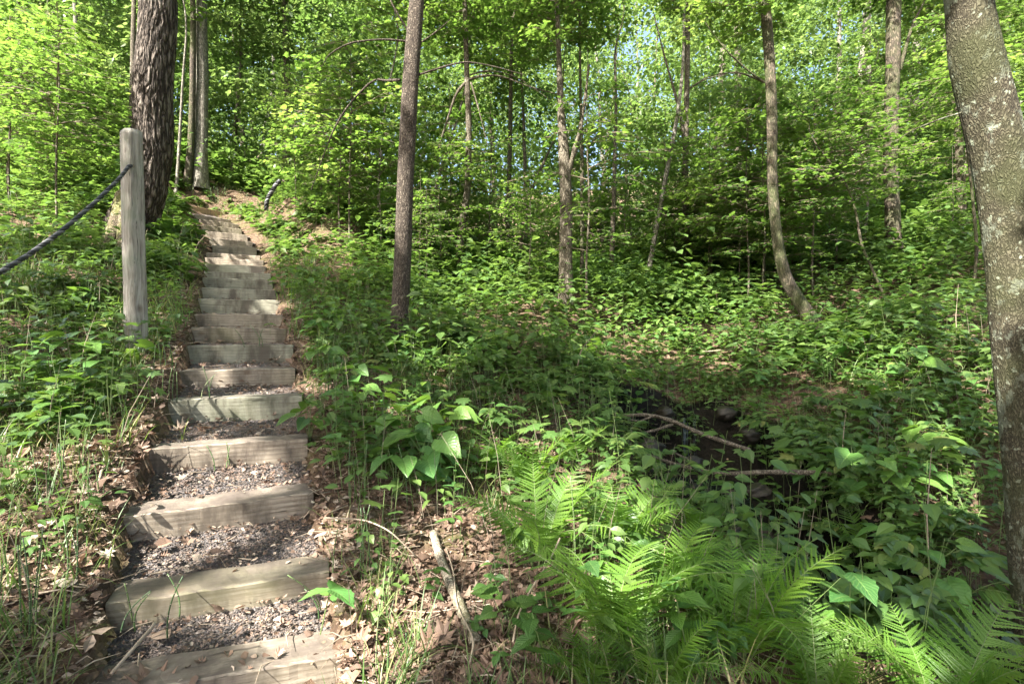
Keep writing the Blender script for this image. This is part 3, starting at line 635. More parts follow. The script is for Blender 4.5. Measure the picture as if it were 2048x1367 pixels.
make_tree('crooked_tree', 'dark rough barked tree with a swept curved foot on the right slope', 'tree', [(1648, 668), (1628, 645), (1600, 605), (1572, 560), (1553, 480), (1543, 350), (1544, 200), (1535, 60), (1530, 0)], [30, 31, 29, 27, 22, 21, 22, 22, 21], B_dark,
          height=13, seg=28, ridge=.03, flare=.2, seed=11, crown=('mid', 0), cz=5.0, csc=.85, branches=[([(1528, 165), (1500, 145), (1450, 100), (1410, 45)], 7), ([(1528, 165), (1480, 143), (1420, 150), (1385, 172)], 5), ([(1630, 655), (1640, 625), (1655, 600)], 3)])
make_tree('broad_tree', 'broad green shaded tree standing on the right slope among leaves', 'tree', [(1790, 528), (1785, 440), (1779, 300), (1786, 150), (1788, 0)], [40, 32, 30, 30, 32], B_dark, height=15, seg=28, ridge=.03, seed=13, crown=('mid', 1), cz=5.6, csc=.85,
          branches=[([(1800, 140), (1820, 60), (1850, 0)], 10)])
make_tree('forked_tree', 'grey trunk forking at mid height in the middle of the hollow', 'tree', [(1131, 612), (1132, 500), (1133, 400), (1128, 300), (1122, 240), (1118, 120)], [29, 26, 25, 23, 15, 10], B_slim, height=12, seed=15, crown=('mid', 2), cz=4.6, csc=.85,
          branches=[([(1134, 350), (1150, 300), (1165, 240), (1178, 130)], 17)])
make_tree('slender_tree', 'thin dark stem directly right of the forked tree', 'tree', [(1164, 590), (1165, 400), (1163, 270), (1160, 150)], [8, 8, 7, 5], B_dark, height=9, seed=16, crown=('sap', 0), cz=5.2, csc=1.2)
make_tree('slender_tree', 'thin straight stem between the forked tree and the pale leaning stem', 'tree', [(1221, 585), (1227, 420), (1230, 290), (1233, 180)], [11, 9, 8, 5], B_slim, height=9, seed=17, crown=('sapo', 0), cz=6.0, csc=.8)
make_tree('leaning_tree', 'pale slim tree leaning to the right over the hollow', 'tree', [(1290, 588), (1308, 480), (1332, 350), (1356, 230), (1368, 120)], [11, 10, 9, 8, 6], B_pale, height=12, seed=18, crown=('mid', 0), cz=6.4, csc=.5)
make_tree('slender_tree', 'slim upright tree right of the pale leaning stem with a second stem joining', 'tree', [(1377, 566), (1371, 450), (1370, 350), (1373, 230), (1375, 100), (1376, 0)], [13, 12, 13, 11, 11, 10], B_slim, height=13, seed=19, crown=('mid', 2), cz=6.4, csc=.65,
          branches=[([(1371, 310), (1362, 230), (1345, 170), (1328, 110), (1308, 30)], 10), ([(1374, 180), (1410, 158), (1450, 148)], 5)])
make_tree('slender_tree', 'thin dark straight tree in the middle right of the arching tree', 'tree', [(1013, 578), (1016, 430), (1020, 300), (1021, 190), (1024, 60)], [11, 10, 9, 8, 6], B_dark, height=13, seed=20, crown=('mid', 1), cz=5.6, csc=.75)
make_tree('slender_tree', 'thin grey stem just right of the dark straight tree', 'tree', [(1053, 576), (1053, 430), (1049, 300), (1046, 200)], [9, 8, 7, 5], B_slim, height=11, seed=21, crown=('sapo', 1), cz=6.5, csc=1.5)
make_tree('arching_tree', 'slim tree with long arching branches left of the dark straight tree', 'tree', [(918, 562), (921, 470), (936, 380), (938, 260), (934, 165), (930, 0)], [17, 15, 13, 12, 11, 9], B_slim, height=13, seed=22, crown=('mid', 0), cz=5.0, csc=.85,
          branches=[([(936, 160), (960, 152), (1000, 150), (1060, 175), (1130, 192)], 8), ([(936, 160), (912, 185), (898, 230), (872, 310), (855, 360)], 9), ([(942, 165), (958, 220), (975, 290)], 5), ([(940, 150), (975, 140), (1030, 150), (1100, 200)], 5)])
make_tree('slender_tree', 'thin leaning stem crossing behind the forked tree', 'tree', [(1040, 470), (1055, 400), (1080, 340), (1104, 290)], [8, 7, 6, 4], B_dark, height=7, seed=23, d=13, crown=None)
make_tree('mossy_tree', 'dark leaning trunk above the top of the stairs', 'tree', [(520, 360), (534, 300), (548, 240), (560, 180), (566, 60)], [19, 18, 15, 14, 11], B_dark, height=12, seed=24, crown=('mid', 1), cz=4.5, csc=.8)
make_tree('mossy_tree', 'dark upright trunk right of the leaning trunk above the stairs', 'tree', [(570, 398), (573, 320), (576, 240), (574, 150), (570, 0)], [17, 16, 15, 14, 12], B_dark, height=13, seed=25, crown=('mid', 2), cz=5.5, csc=.8)
make_tree('pale_tree', 'pale grey trunk behind the top of the stairs', 'tree', [(400, 368), (402, 300), (405, 200), (404, 100), (402, 0)], [31, 28, 26, 24, 22], B_pale, height=14, seed=26, crown=('mid', 0), cz=6.5, csc=.9)
make_tree('dark_tree', 'narrow dark trunk between the furrowed tree and the pale grey trunk', 'tree', [(374, 372), (380, 320), (384, 250), (386, 120), (386, 0)], [17, 16, 14, 13, 11], B_dark, height=13, seed=27, crown=('mid', 1), cz=7, csc=.8)
make_tree('slender_tree', 'thin pale stem right beside the furrowed tree', 'tree', [(352, 385), (357, 320), (361, 250), (366, 150)], [8, 7, 6, 5], B_pale, height=9, seed=28, crown=('sap', 1), cz=5, csc=1.2)
make_tree('slender_tree', 'dark leftmost stem on the upper left slope', 'tree', [(46, 335), (36, 240), (30, 150), (34, 60), (37, 0)], [13, 12, 11, 10, 9], B_dark, height=12, seed=29, crown=('mid', 2), cz=5.5, csc=.8)
make_tree('slender_tree', 'crooked pale stem on the upper left slope', 'tree', [(180, 335), (168, 270), (160, 190), (156, 100), (148, 0)], [12, 11, 10, 10, 9], B_pale, height=12, seed=30, crown=('mid', 0), cz=6, csc=.8, branches=[([(160, 200), (190, 160), (215, 140)], 3)])
make_tree('slender_tree', 'thin grey stem leaning between the two stems of the left slope', 'tree', [(86, 300), (95, 230), (106, 140), (114, 60)], [8, 8, 7, 6], B_slim, height=10, seed=31, crown=('sapo', 0), cz=5, csc=1.4)
make_tree('slender_tree', 'faint thin stem next to the dark leftmost stem', 'tree', [(62, 300), (60, 220), (56, 130), (52, 60)], [7, 6, 6, 5], B_pale, height=10, seed=32, crown=('sap', 0), cz=5.5, csc=1.3)
make_tree('slender_tree', 'short dark stem left of the furrowed tree', 'tree', [(232, 318), (226, 270), (215, 235), (205, 200)], [8, 7, 6, 4], B_dark, height=6, seed=33, crown=('sapo', 1), cz=3.0, csc=1.)
make_tree('dark_tree', 'grey trunk half hidden behind the left side of the furrowed tree', 'tree', [(262, 300), (264, 200), (266, 100), (268, 0)], [13, 12, 11, 10], B_slim, height=12, seed=34, d=14, crown=('mid', 1), cz=6.5, csc=.7)
make_tree('dark_tree', 'dim trunk on the far right slope left of the lichen tree', 'tree', [(1926, 470), (1922, 380), (1917, 260)], [22, 20, 18], B_dark, height=10, seed=35, crown=('mid', 2), cz=3.5, csc=.9)
make_tree('slender_tree', 'sun speckled thin stem on the right slope left of the broad tree', 'tree', [(1729, 520), (1731, 460), (1736, 400), (1738, 330)], [7, 6, 6, 4], B_pale, height=6, seed=36, crown=('sap', 1), cz=2.2, csc=1.)
make_tree('slender_tree', 'bare thin stem between the broad tree and the lichen tree', 'tree', [(1945, 590), (1955, 500), (1948, 420), (1938, 330), (1930, 260)], [8, 8, 7, 6, 4], B_dark, height=5, seed=37, crown=('sap', 0), cz=2.6, csc=.8)
make_tree('slender_tree', 'crooked sapling stem bending left below the broad tree', 'tree', [(1772, 600), (1750, 550), (1722, 490), (1712, 420), (1690, 360), (1640, 300)], [6, 6, 6, 5, 4, 3], B_dark, height=4, seed=38, crown=('sap', 1), cz=1.6, csc=.9, branches=[([(1722, 490), (1690, 478), (1660, 480)], 3)])
make_tree('slender_tree', 'far thin trunk left of the pale leaning stem', 'tree', [(1262, 560), (1262, 500), (1260, 430)], [8, 7, 6], B_pale, height=9, seed=39, d=19, crown=('sapo', 0), cz=5, csc=1.4)
make_tree('slender_tree', 'thin bent stem left of the straight grey brown tree', 'tree', [(858, 520), (862, 430), (880, 340), (905, 270)], [9, 8, 7, 5], B_pale, height=8, seed=40, d=12.5, crown=('sapo', 1), cz=5.0, csc=1.2)
make_tree('slender_tree', 'thin stem with pale bark left of the straight grey brown tree', 'tree', [(752, 560), (755, 470), (758, 380), (762, 300)], [7, 6, 6, 5], B_pale, height=7, seed=41, d=12, crown=('sap', 1), cz=4.2, csc=1.1)
make_tree('slender_tree', 'narrow stem far up the slope behind the leaning trunks', 'tree', [(466, 330), (470, 260), (478, 190), (484, 120)], [10, 9, 8, 7], B_slim, height=10, seed=42, d=17, crown=('mid', 2), cz=4, csc=.8)

ft = [o for o in C.objects if o.name == 'furrowed_tree'][0]; M_root = barkmat('mossy_root', (.03, .025, .016), (.11, .085, .055), (.2, .17, .12), 14, (1, 1, .6), moss=(.11, .13, .025), b=.9, dist=.02)
for (px, py, rr_) in ((205, 500, .10), (232, 520, .07), (318, 458, .08), (190, 470, .06)):
    q = hit(px, py); b0 = np.array(ft.location); e = q - b0; t = np.linspace(0, 1, 8)[:, None]; st0 = np.array([e[0], e[1], 0]) * .12
    pts = st0 + [0, 0, .42] + (e - st0 - [0, 0, .42]) * t; pts[:, 2] = (st0[2] + .45) * (1 - t[:, 0]) ** 2 + e[2] * t[:, 0] - .02 + .04 * np.sin(t[:, 0] * 7 + px)
    G = Geo(); G.tube(pts, np.linspace(rr_ * 1.9, rr_ * .5, 8), 14); G.build('root', M_root, ft, smooth=True)

# unseen trees added behind and beside the camera to shade and dapple the foreground
keepf = lambda p: ~sunlit(p)
def shade_canopy(label, x, y, z0, z1, r, nl, seed, name='shade_canopy', root=None, trunk=True, nsub=15, size=.14, rl=2.0, off=(0, 0)):
    g0 = gz1(x, y, False)
    if root is None:
        root = empty(name, (x, y, g0)); tag(root, label, 'tree')
    if trunk:
        G, Pq = trunk_geo([(0, 0, -.2), (.05, 0, 3), (0, .1, 7), (.1, 0, z1)], [.17, .15, .12, .03], 20, seed=seed); G.build('trunk', B_slim, root, smooth=True)
    G = crown_geo(seed, r, z1 - z0, int(nl * 1.7), L_maples, size, nsub, rl, keep=lambda p: ~sunlit(p), origin=(x + off[0], y + off[1], g0 + z0))
    o = G.build('crown', [M_canopy, M_twig], root); o.location = tuple(-np.array(root.location))
shade_canopy('unseen tall tree added behind the viewpoint to shade the stairs', -7.0, -4.0, 5.5, 11, 4.0, 80, 201)
shade_canopy('unseen tall tree added behind the viewpoint to shade the path edge', -3.2, -5.6, 5.5, 11, 4.0, 80, 202)
shade_canopy('unseen tall tree added on the left bank for its shade', -8.5, 1.0, 5.0, 10, 3.6, 55, 203)
shade_canopy('unseen tall tree added right behind the viewpoint for its shade', 2.2, -2.8, 5.5, 11, 4.0, 62, 204)
shade_canopy('unseen tall tree added with an offset crown to shade the lower creek', -4.5, 1.7, 5.8, 9.5, 3.4, 75, 205, off=(1.3, -2.4))  # crown set off its trunk so that it shades the gully
roots = {o.name: o for o in C.objects if o.parent is None}
shade_canopy('', roots['straight_tree'].location[0], roots['straight_tree'].location[1], 6.5, 11, 3.0, 16, 206, root=roots['straight_tree'], trunk=False)
shade_canopy('', roots['furrowed_tree'].location[0], roots['furrowed_tree'].location[1], 6.0, 12, 3.6, 40, 207, root=roots['furrowed_tree'], trunk=False)
shade_canopy('', roots['lichen_tree'].location[0], roots['lichen_tree'].location[1], 6.5, 11, 3.4, 20, 208, root=roots['lichen_tree'], trunk=False)

LM = [('the third step', 435, 1010), ('the fourth step', 455, 890), ('the fifth step', 470, 800), ('the sixth step', 473, 740), ('the eighth step', 477, 655), ('the tenth step', 477, 600), ('the upper flight', 470, 520), ('the top of the stairs', 415, 410),
      ('the grey post', 270, 600), ('the hanging rope', 100, 480), ('the furrowed tree', 290, 400), ('the straight tree', 800, 650), ('the heart leaved clump', 810, 870), ('the sunlit patch of the hollow', 1040, 640), ('the forked tree', 1131, 600), ('the pale leaning stem', 1290, 585),
      ('the small waterfall', 1372, 860), ('the upper creek branch', 1330, 840), ('the lower creek branch', 1450, 945), ('the bright lobed seedling', 1620, 930), ('the crooked tree', 1630, 650), ('the broad tree', 1785, 520), ('the lichen tree', 1990, 800), ('the lichen tree foot', 2030, 1200),
      ('the dark gully', 1620, 1200), ('the right bank fern', 1740, 1060), ('the small bank fern', 1700, 1000), ('the large bright fern', 1210, 1150), ('the bleached fern', 1060, 1060), ('the upright fern', 1060, 930), ('the bent grey branch', 900, 1180), ('the curved vine twig', 1040, 1250), ('the fan shaped fern', 1490, 1220),
      ('the dark shrub stem', 1150, 730), ('the pale tipped plant', 1700, 700), ('the boulder by the waterfall', 1295, 880), ('the bare bank stem', 1600, 1040), ('the green stalk', 1860, 1080), ('the arching tree', 920, 555), ('the far right stems', 1930, 480), ('the lower right fern', 1860, 1330), ('the mossy dark trunks', 560, 380)]
used_labels = set()
def place_label(look, px, py):
    cand = sorted(LM, key=lambda l: math.hypot(l[1] - px, l[2] - py))
    for near in ('', 'well '):
        for nm, lx, ly in cand[:14]:
            dx, dy = px - lx, py - ly
            for dr in ((['right of', 'left of'][dx < 0], ['below', 'above'][dy < 0]) if abs(dx) > abs(dy) else (['below', 'above'][dy < 0], ['right of', 'left of'][dx < 0])):
                t = f'{look} {near}{dr} {nm}'
                if t not in used_labels: used_labels.add(t); return t
    return look + ' on the slope'
# ------------------------------------------------------------------ saplings that fill the understorey
sap_geo = {}
def sapling(px, py, kind, var, sc, label, group, hgt=1.1):
    q = hit(px, py); root = empty('sapling', q); tag(root, label, 'sapling', group); s = sc
    key = (kind, var)
    if key not in sap_geo:
        G, _ = trunk_geo([(0, 0, -.15), (.03, .02, .6), (-.03, 0, 1.4), (.02, -.03, 2.4), (.0, 0, 3.6)], [.018, .016, .013, .009, .003], 7, seed=var, flare=.1)
        o = G.build('trunk', B_slim, link=False, smooth=True); sap_geo[key] = o.data; bpy.data.objects.remove(o)
    rz = random.uniform(0, 6.28)
    put('trunk', sap_geo[key], (0, 0, 0), rz, s, root); put('crown', crown_mesh(kind, var), (0, 0, hgt * s), rz, s, root)
SAPS = {'left': ('leafy maple sapling on the slope left of the furrowed tree', 'saplings on the upper left slope', [(20, 420), (110, 400), (60, 340), (190, 345), (150, 300), (10, 300), (240, 300), (95, 350)]),
        'top': ('leafy sapling beside the top flight of the stairs', 'saplings around the top of the stairs', [(640, 420), (590, 385), (680, 470), (720, 430), (660, 400), (590, 400)]),
        'mid': ('low leafy sapling on the floor of the hollow', 'saplings in the hollow', [(760, 520), (700, 500), (880, 560), (980, 575), (1090, 575), (1180, 575), (1060, 560), (900, 540), (1250, 575), (1330, 570), (1420, 575), (960, 560), (840, 590)]),
        'right': ('leafy sapling on the right slope', 'saplings on the right slope', [(1480, 600), (1530, 590), (1600, 560), (1680, 560), (1560, 540), (1740, 570), (1820, 520), (1880, 500), (1840, 560), (1660, 520), (1720, 530), (1440, 560), (1930, 480)])}
_r = random.Random(9)
SAPS['right'][2].extend([(_r.uniform(1420, 1960), _r.uniform(505, 640)) for _ in range(18)]); SAPS['mid'][2].extend([(_r.uniform(840, 1420), _r.uniform(565, 625)) for _ in range(7)]); SAPS['left'][2].extend([(_r.uniform(0, 230), _r.uniform(330, 480)) for _ in range(6)])
SAPS['right'][2][:] = [p_ for p_ in SAPS['right'][2] if not 1675 < p_[0] < 1885]
k = 0
for key, (lab, grp, pts) in SAPS.items():
    for (px, py) in pts:
        k += 1; q = hit(px, py)
        ssc = random.uniform(.6, 1.3); sapling(px, py, 'sap' if k % 3 else 'sapo', k % 2, ssc * (1.0 if q[1] > 8 else .6), place_label(('small ' if ssc < .85 else 'tall ') + ('maple' if k % 3 else 'oval leaved') + ' sapling', px, py), grp, hgt=random.uniform(.5, 1.1))

# ------------------------------------------------------------------ far-off forest: one mass of layered foliage and trunks
def far_forest():
    G = Geo(); n = 5300
    yy = 14.5 + 38 * rng.random(n) ** 1.35; u = rng.uniform(-1.12, 1.12, n); xx = u * yy
    g0 = gz(xx, yy, False); zmax = CAMZ + .78 * yy
    zz_ = g0 + .3 + (np.maximum(zmax - g0, 3)) * rng.random(n) ** .95
    az = (xx / yy) * F + CX
    # the open strip of sky over the hollow
    sk = ((abs(az - 1287) < 24) & (zz_ > CAMZ + .50 * yy)) | ((abs(az - 1190) < 34) & (zz_ > CAMZ + .34 * yy) & (zz_ < CAMZ + .44 * yy)) | ((abs(az - 1250) < 60) & (zz_ > CAMZ + .38 * yy) & (rng.random(n) < .0))
    sk |= (yy < 21) & (zz_ - g0 > 6) & (rng.random(n) < .4)
    ok = ~sk; xx, yy, zz_, g0 = xx[ok], yy[ok], zz_[ok], g0[ok]
    for x, y, z in zip(xx, yy, zz_):
        r = rng.uniform(.7, 1.7) * (y / 22) ** .5; m = int(95 * rng.uniform(.6, 1.3)); a = rng.uniform(0, 6.28, m); q = np.sqrt(rng.random(m)) * r
        pp = np.c_[x + q * np.cos(a), y + q * np.sin(a) * .8, z + rng.normal(0, .16, m) * r - .12 * q ** 2 / r]
        d = np.c_[np.cos(a + rng.normal(0, .8, m)), np.sin(a + rng.normal(0, .8, m)), rng.normal(-.3, .3, m)]
        rb = rng.uniform(0, .7)
        G.leaves(L_ovs, pp, d, np.c_[rng.normal(0, .45, m), rng.normal(0, .45, m), np.ones(m)], rng.uniform(.12, .24, m) * (y / 22) ** .4, 0, rb + rng.uniform(0, .3, m))
    for _ in range(70):
        y = rng.uniform(17, 50); x = rng.uniform(-1, 1) * y; g1 = gz1(x, y, False); h = rng.uniform(9, 18); ln = rng.normal(0, .7, 2)
        t = np.linspace(0, 1, 7); pts = np.c_[x + ln[0] * t + rng.normal(0, .08, 7), y + ln[1] * t, g1 - .3 + h * t]
        G.tube(pts, np.linspace(rng.uniform(.08, .22), .03, 7), 8, 1 + (_ % 2))
    tag(G.build('distant_forest', [M_far, B_slim, B_pale]), kind='stuff', label='far off mass of sunlit woodland foliage and thin trunks')
far_forest()

# ------------------------------------------------------------------ undergrowth, litter, grass (uncountable)
def region_pts(n, ymin, ymax, pw=1.0, xlim=1.12):
    y = ymin + (ymax - ymin) * rng.random(n) ** pw; x = rng.uniform(-1, 1, n) * (y * xlim + .3); return x, y
def masks(x, y):
    st, _ = stair_info(x, y); cd, _ = seg_dist(x, y, CREEK); _, cw = seg_dist(x, y, CREEK, CREEKW); cd = cd - cw + .2
    near, _ = seg_dist(x, y, np.array([(s[0] + s[1]) / 2 for s in steps]))
    return st | (near < .50), cd, near
BR = np.array([hit(*p_)[:2] for p_ in ((866, 1078), (880, 1130), (900, 1180), (925, 1245), (950, 1303), (960, 1367))])
def undergrowth():
    G = Geo(); x, y = region_pts(17000, 2.2, 20, 1.15)
    st, cd, near = masks(x, y); az = x / y * F + CX
    clump = wob(x, y, 2.2, 21) + .4 * wob(x, y, 6, 22)
    dens = np.clip(.75 + .5 * clump, .1, 1)
    lz = (x < -.55 * y + .3) & (y < 6.5); dens[lz] *= .6                      # litter shows through on the near left bank
    fz = (y < 3.2) & (x < .25); dens[fz] *= .34
    dens[(cd < .27) & (y < 5.95)] = 0; dens[(cd > .30) & (cd < .8) & (y < 7)] = 1; dens[near < .62] *= .25; fp = (x > -.08 * y) & (x < .38 * y) & (y < 4.3); dens[fp] *= .35; dens[(y < 3.4) & (x >= .25)] *= .6; dens[seg_dist(x, y, BR)[0] < .22] = 0
    _k0 = None; k = (~st) & (rng.random(len(x)) < dens) & (near > np.where(y > 10, .68, np.where(y > 8, .64, .55))); x, y = x[k], y[k]; _near = near[k]; z = gz(x, y, False); n = len(x)
    kind = wob(x, y, 1.3, 31) + rng.normal(0, .35, n)
    for sel, tpl, nl, hs, ls in ((kind < -.15, L_ov, 9, (.12, .42), (.07, .12)), ((kind >= -.15) & (kind < .25), L_maples, 7, (.12, .38), (.07, .12)), (kind >= .25, L_hts, 6, (.08, .3), (.06, .11))):
        idx = np.where(sel)[0]; m = len(idx); sc = np.clip(y[idx] / 6, .75, 1.8) * np.clip(1 + .9 * wob(x[idx], y[idx], 1.7, 91), .6, 1.7)
        h = np.where((_near[idx] < 1.7) & (y[idx] > 7), .42, 1.) * np.where((y[idx] > 8.5) & (x[idx] > -1), 1.5, 1.) * rng.uniform(*hs, m) * np.clip(sc, .8, 1.6) * (1 + 1.1 * (rng.random(m) > .9)) * (1 + .35 * np.clip(wob(x[idx], y[idx], .9, 63), -.6, 1)); lean = rng.normal(0, .12, (m, 2)) * h[:, None]; cr = rng.uniform(0, .7, m)
        for j in range(nl):
            f = .45 + .55 * (j + 1) / nl; a = j * 2.4 + rng.uniform(0, 1.2, m) + idx
            rad = h * .45 * (1.25 - f) + .02; px = x[idx] + lean[:, 0] * f + np.cos(a) * rad; py_ = y[idx] + lean[:, 1] * f + np.sin(a) * rad
            G.leaves(tpl, np.c_[px, py_, z[idx] + h * f + rng.normal(0, .015, m)], np.c_[np.cos(a), np.sin(a), rng.normal(-.12, .22, m)], np.c_[rng.normal(0, .25, m), rng.normal(0, .25, m) - .12, np.ones(m)], rng.uniform(*ls, m) * sc, 0, cr + rng.uniform(0, .3, m))
        nearp = idx[y[idx] < 7]
        for i_ in nearp[:2200]:
            q = np.where(idx == i_)[0][0]
            G.tube([(x[i_], y[i_], z[i_] - .02), (x[i_] + lean[q, 0] * .5, y[i_] + lean[q, 1] * .5, z[i_] + h[q] * .5), (x[i_] + lean[q, 0], y[i_] + lean[q, 1], z[i_] + h[q])], [.003, .0025, .0015], 3, 1)
    xs_, ys_ = region_pts(1500, 2.0, 11, 1.2); s2, c2, n2 = masks(xs_, ys_); k = (~s2) & (c2 > .25) & (n2 > .5); xs_, ys_ = xs_[k], ys_[k]; zs_ = gz(xs_, ys_, False)
    for a, b, c in zip(xs_, ys_, zs_):
        hh_ = rng.uniform(.12, .6); lx, ly = rng.normal(0, .22, 2) * hh_; w_ = rng.uniform(.0012, .0028)
        G.tube([(a, b, c - .01), (a + lx * .4, b + ly * .4, c + hh_ * .55), (a + lx, b + ly, c + hh_)], [w_, w_ * .8, w_ * .4], 3, 1 + int(rng.random() < .45))
    # far slopes: larger loose leaf clumps
    x, y = region_pts(9000, 12, 45, 1.2); z = gz(x, y, False); m = len(x)
    k = masks(x, y)[2] > 1.7; x, y, z = x[k], y[k], z[k]; m = len(x)
    for j in range(7):
        a = rng.uniform(0, 6.28, m); G.leaves(L_ovs, np.c_[x + rng.normal(0, .35, m), y + rng.normal(0, .35, m), z + rng.uniform(.1, 1.0, m)], np.c_[np.cos(a), np.sin(a), rng.normal(-.1, .3, m)], np.c_[rng.normal(0, .3, m), rng.normal(0, .3, m), np.ones(m)], rng.uniform(.16, .30, m))
    tag(G.build('undergrowth', [M_under, M_stem, M_dry]), kind='stuff', label='low green leafy undergrowth covering the slopes of the hollow')
undergrowth()

def litter():
    G = Geo()
    x1, y1 = region_pts(42000, 1.3, 7, 1.5); 
    st, cd, near = masks(x1, y1); den = np.clip(.55 + .5 * wob(x1, y1, 2.5, 41), .1, 1)
    lz = (x1 < -.5 * y1 + .6) | ((y1 < 3.2) & (x1 < .4)); den = np.where(lz, np.clip(den + .18, 0, 1), den * .4)
    den[(st) & (near < .42)] *= .22; den[cd < .4] *= .05
    k = rng.random(len(x1)) < den; x, y = x1[k], y1[k]; st = st[k]; near = near[k]
    z = gz(x, y); ins, zt = stair_info(x, y); z = np.where(ins, zt + .014, z + .008); n = len(x)
    th = rng.uniform(0, 6.28, n); kk = rng.integers(0, 4, n); red = np.clip(rng.beta(1.6, 1.9, n) , 0, 1)
    right = (x > -.75) ; red = np.where(right, red * .8, np.clip(red * 1.1, 0, 1))
    for v in range(4):
        s = kk == v; m = s.sum()
        G.leaves(L_dead[v], np.c_[x, y, z][s] + np.c_[np.zeros(m), np.zeros(m), rng.uniform(0, .025, m)], np.c_[np.cos(th), np.sin(th), rng.normal(0, .3, n)][s], np.c_[rng.normal(0, .35, m), rng.normal(0, .35, m), np.ones(m)], np.where(rng.random(m) > .9, rng.uniform(.05, .09, m), rng.uniform(.02, .05, m)), 0, red[s])
    # small fragments and twigs
    x, y = region_pts(40000, 1.3, 5.5, 1.6); k = (x < .5) ; x, y = x[k], y[k]; ins, zt = stair_info(x, y); z = np.where(ins, zt + .012, gz(x, y) + .008); n = len(x); th = rng.uniform(0, 6.28, n)
    keep = (~ins) | (rng.random(n) < .75); x, y, z, th = x[keep], y[keep], z[keep], th[keep]; n = len(x)
    G.leaves(L_ovs, np.c_[x, y, z], np.c_[np.cos(th), np.sin(th), rng.normal(0, .3, n)], np.c_[rng.normal(0, .5, n), rng.normal(0, .5, n), np.ones(n)], rng.uniform(.008, .028, n))
    x, y = region_pts(6500, 1.3, 7, 1.5); k = (x < -.4 * y + .8) | (rng.random(len(x)) < .25); x, y = x[k], y[k]; ins, zt = stair_info(x, y); k = (~ins) | (rng.random(len(x)) < .22); x, y, ins, zt = x[k], y[k], ins[k], zt[k]; z = np.where(ins, zt + .012, gz(x, y) + .012)
    for a, b, c in zip(x, y, z):
        t = rng.uniform(0, 6.28); l = rng.uniform(.04, .22); dz = rng.normal(0, .12) * l; e = rng.normal(0, .15) * l
        d = np.array([math.cos(t), math.sin(t), 0]); s = np.array([-d[1], d[0], 0])
        G.tube([(a, b, c), np.array([a, b, c + dz * .5 + .01]) + d * l * .5 + s * e, np.array([a, b, c + abs(dz)]) + d * l], [.0035 * rng.uniform(.4, 1.2), .0028, .001], 4, 1 if rng.random() < .6 else 2, rng.random())
    tag(G.build('leaf_litter', [M_litter, M_dry, M_twig]), kind='stuff', label='brown dead leaves, bark scraps and twigs strewn over the forest floor')
litter()

def blade(l, w, n=5, bend=.5):
    t = np.linspace(0, 1, n); V = []; A = []
    for q in t:
        for s in (-1, 1): V.append((s * w * (1 - q ** 1.6) * .5, math.sin(bend * q) / max(bend, .01), (1 - math.cos(bend * q)) * -1 / max(bend, .01))); A.append((s, q))
    T = []
    for i in range(n - 1): a = 2 * i; T += [(a, a + 1, a + 3), (a, a + 3, a + 2)]
    return np.array(V), np.array(T), np.array(A)
BL = [blade(1, .03, 5, .5), blade(1, .025, 6, 1.3), blade(1, .02, 6, 1.9)]
def grass():
    G = Geo()
    def tufts(x, y, hs, per, spread=.03, flat=.5):
        z = gz(x, y) ; n = len(x)
        for j in range(per):
            a = rng.uniform(0, 6.28, n); t = rng.uniform(.05, flat, n); k = rng.integers(0, 3, n)
            for v in range(3):
                s = k == v; m = s.sum(); d = np.c_[np.cos(a) * t, np.sin(a) * t, np.ones(n)][s]
                G.leaves(BL[v], np.c_[x + rng.normal(0, spread, n), y + rng.normal(0, spread, n), z - .005][s], d, np.c_[-np.cos(a), -np.sin(a), t + .01][s], rng.uniform(*hs, n)[s])
    x, y = region_pts(5200, 1.5, 6, 1.3); st, cd, near = masks(x, y); w = wob(x, y, 2.8, 51)
    k = (~st) & (cd > .4) & (rng.random(len(x)) < np.where(x < -.35 * y, np.clip(.38 + .8 * w, .10, 1), np.clip(.10 + .5 * w, .04, .6))) & (seg_dist(x, y, BR)[0] > .16); tufts(x[k], y[k], (.10, .30), 9)
    x, y = region_pts(3000, 5, 14, 1.2); st, cd, near = masks(x, y); k = (~st) & (x < -.15 * y) & (near < 3.0) & ((y < 9) | (near > .62)); tufts(x[k], y[k], (.15, .42), 6, .05, .35)
    # tufts on the top of the stairs and lower frame
    for px, py, n, h in ((430, 392, 40, (.15, .45)), (480, 410, 30, (.15, .4)), (1090, 1350, 24, (.08, .18)), (1350, 1350, 30, (.15, .3)), (740, 1130, 12, (.1, .2)), (850, 740, 20, (.2, .4)), (870, 820, 15, (.2, .4)), (60, 880, 40, (.15, .3)), (130, 840, 40, (.1, .3)), (30, 980, 30, (.1, .25)), (60, 520, 50, (.2, .4)), (150, 600, 40, (.2, .4))):
        q = hit(px, py); tufts(q[0] + rng.normal(0, .22 * q[1] / 3, n), q[1] + rng.normal(0, .2 * q[1] / 3, n), h, 8)
    tag(G.build('grass', M_grass), kind='stuff', label='thin green and straw coloured grass blades among the litter and leaves')
grass()
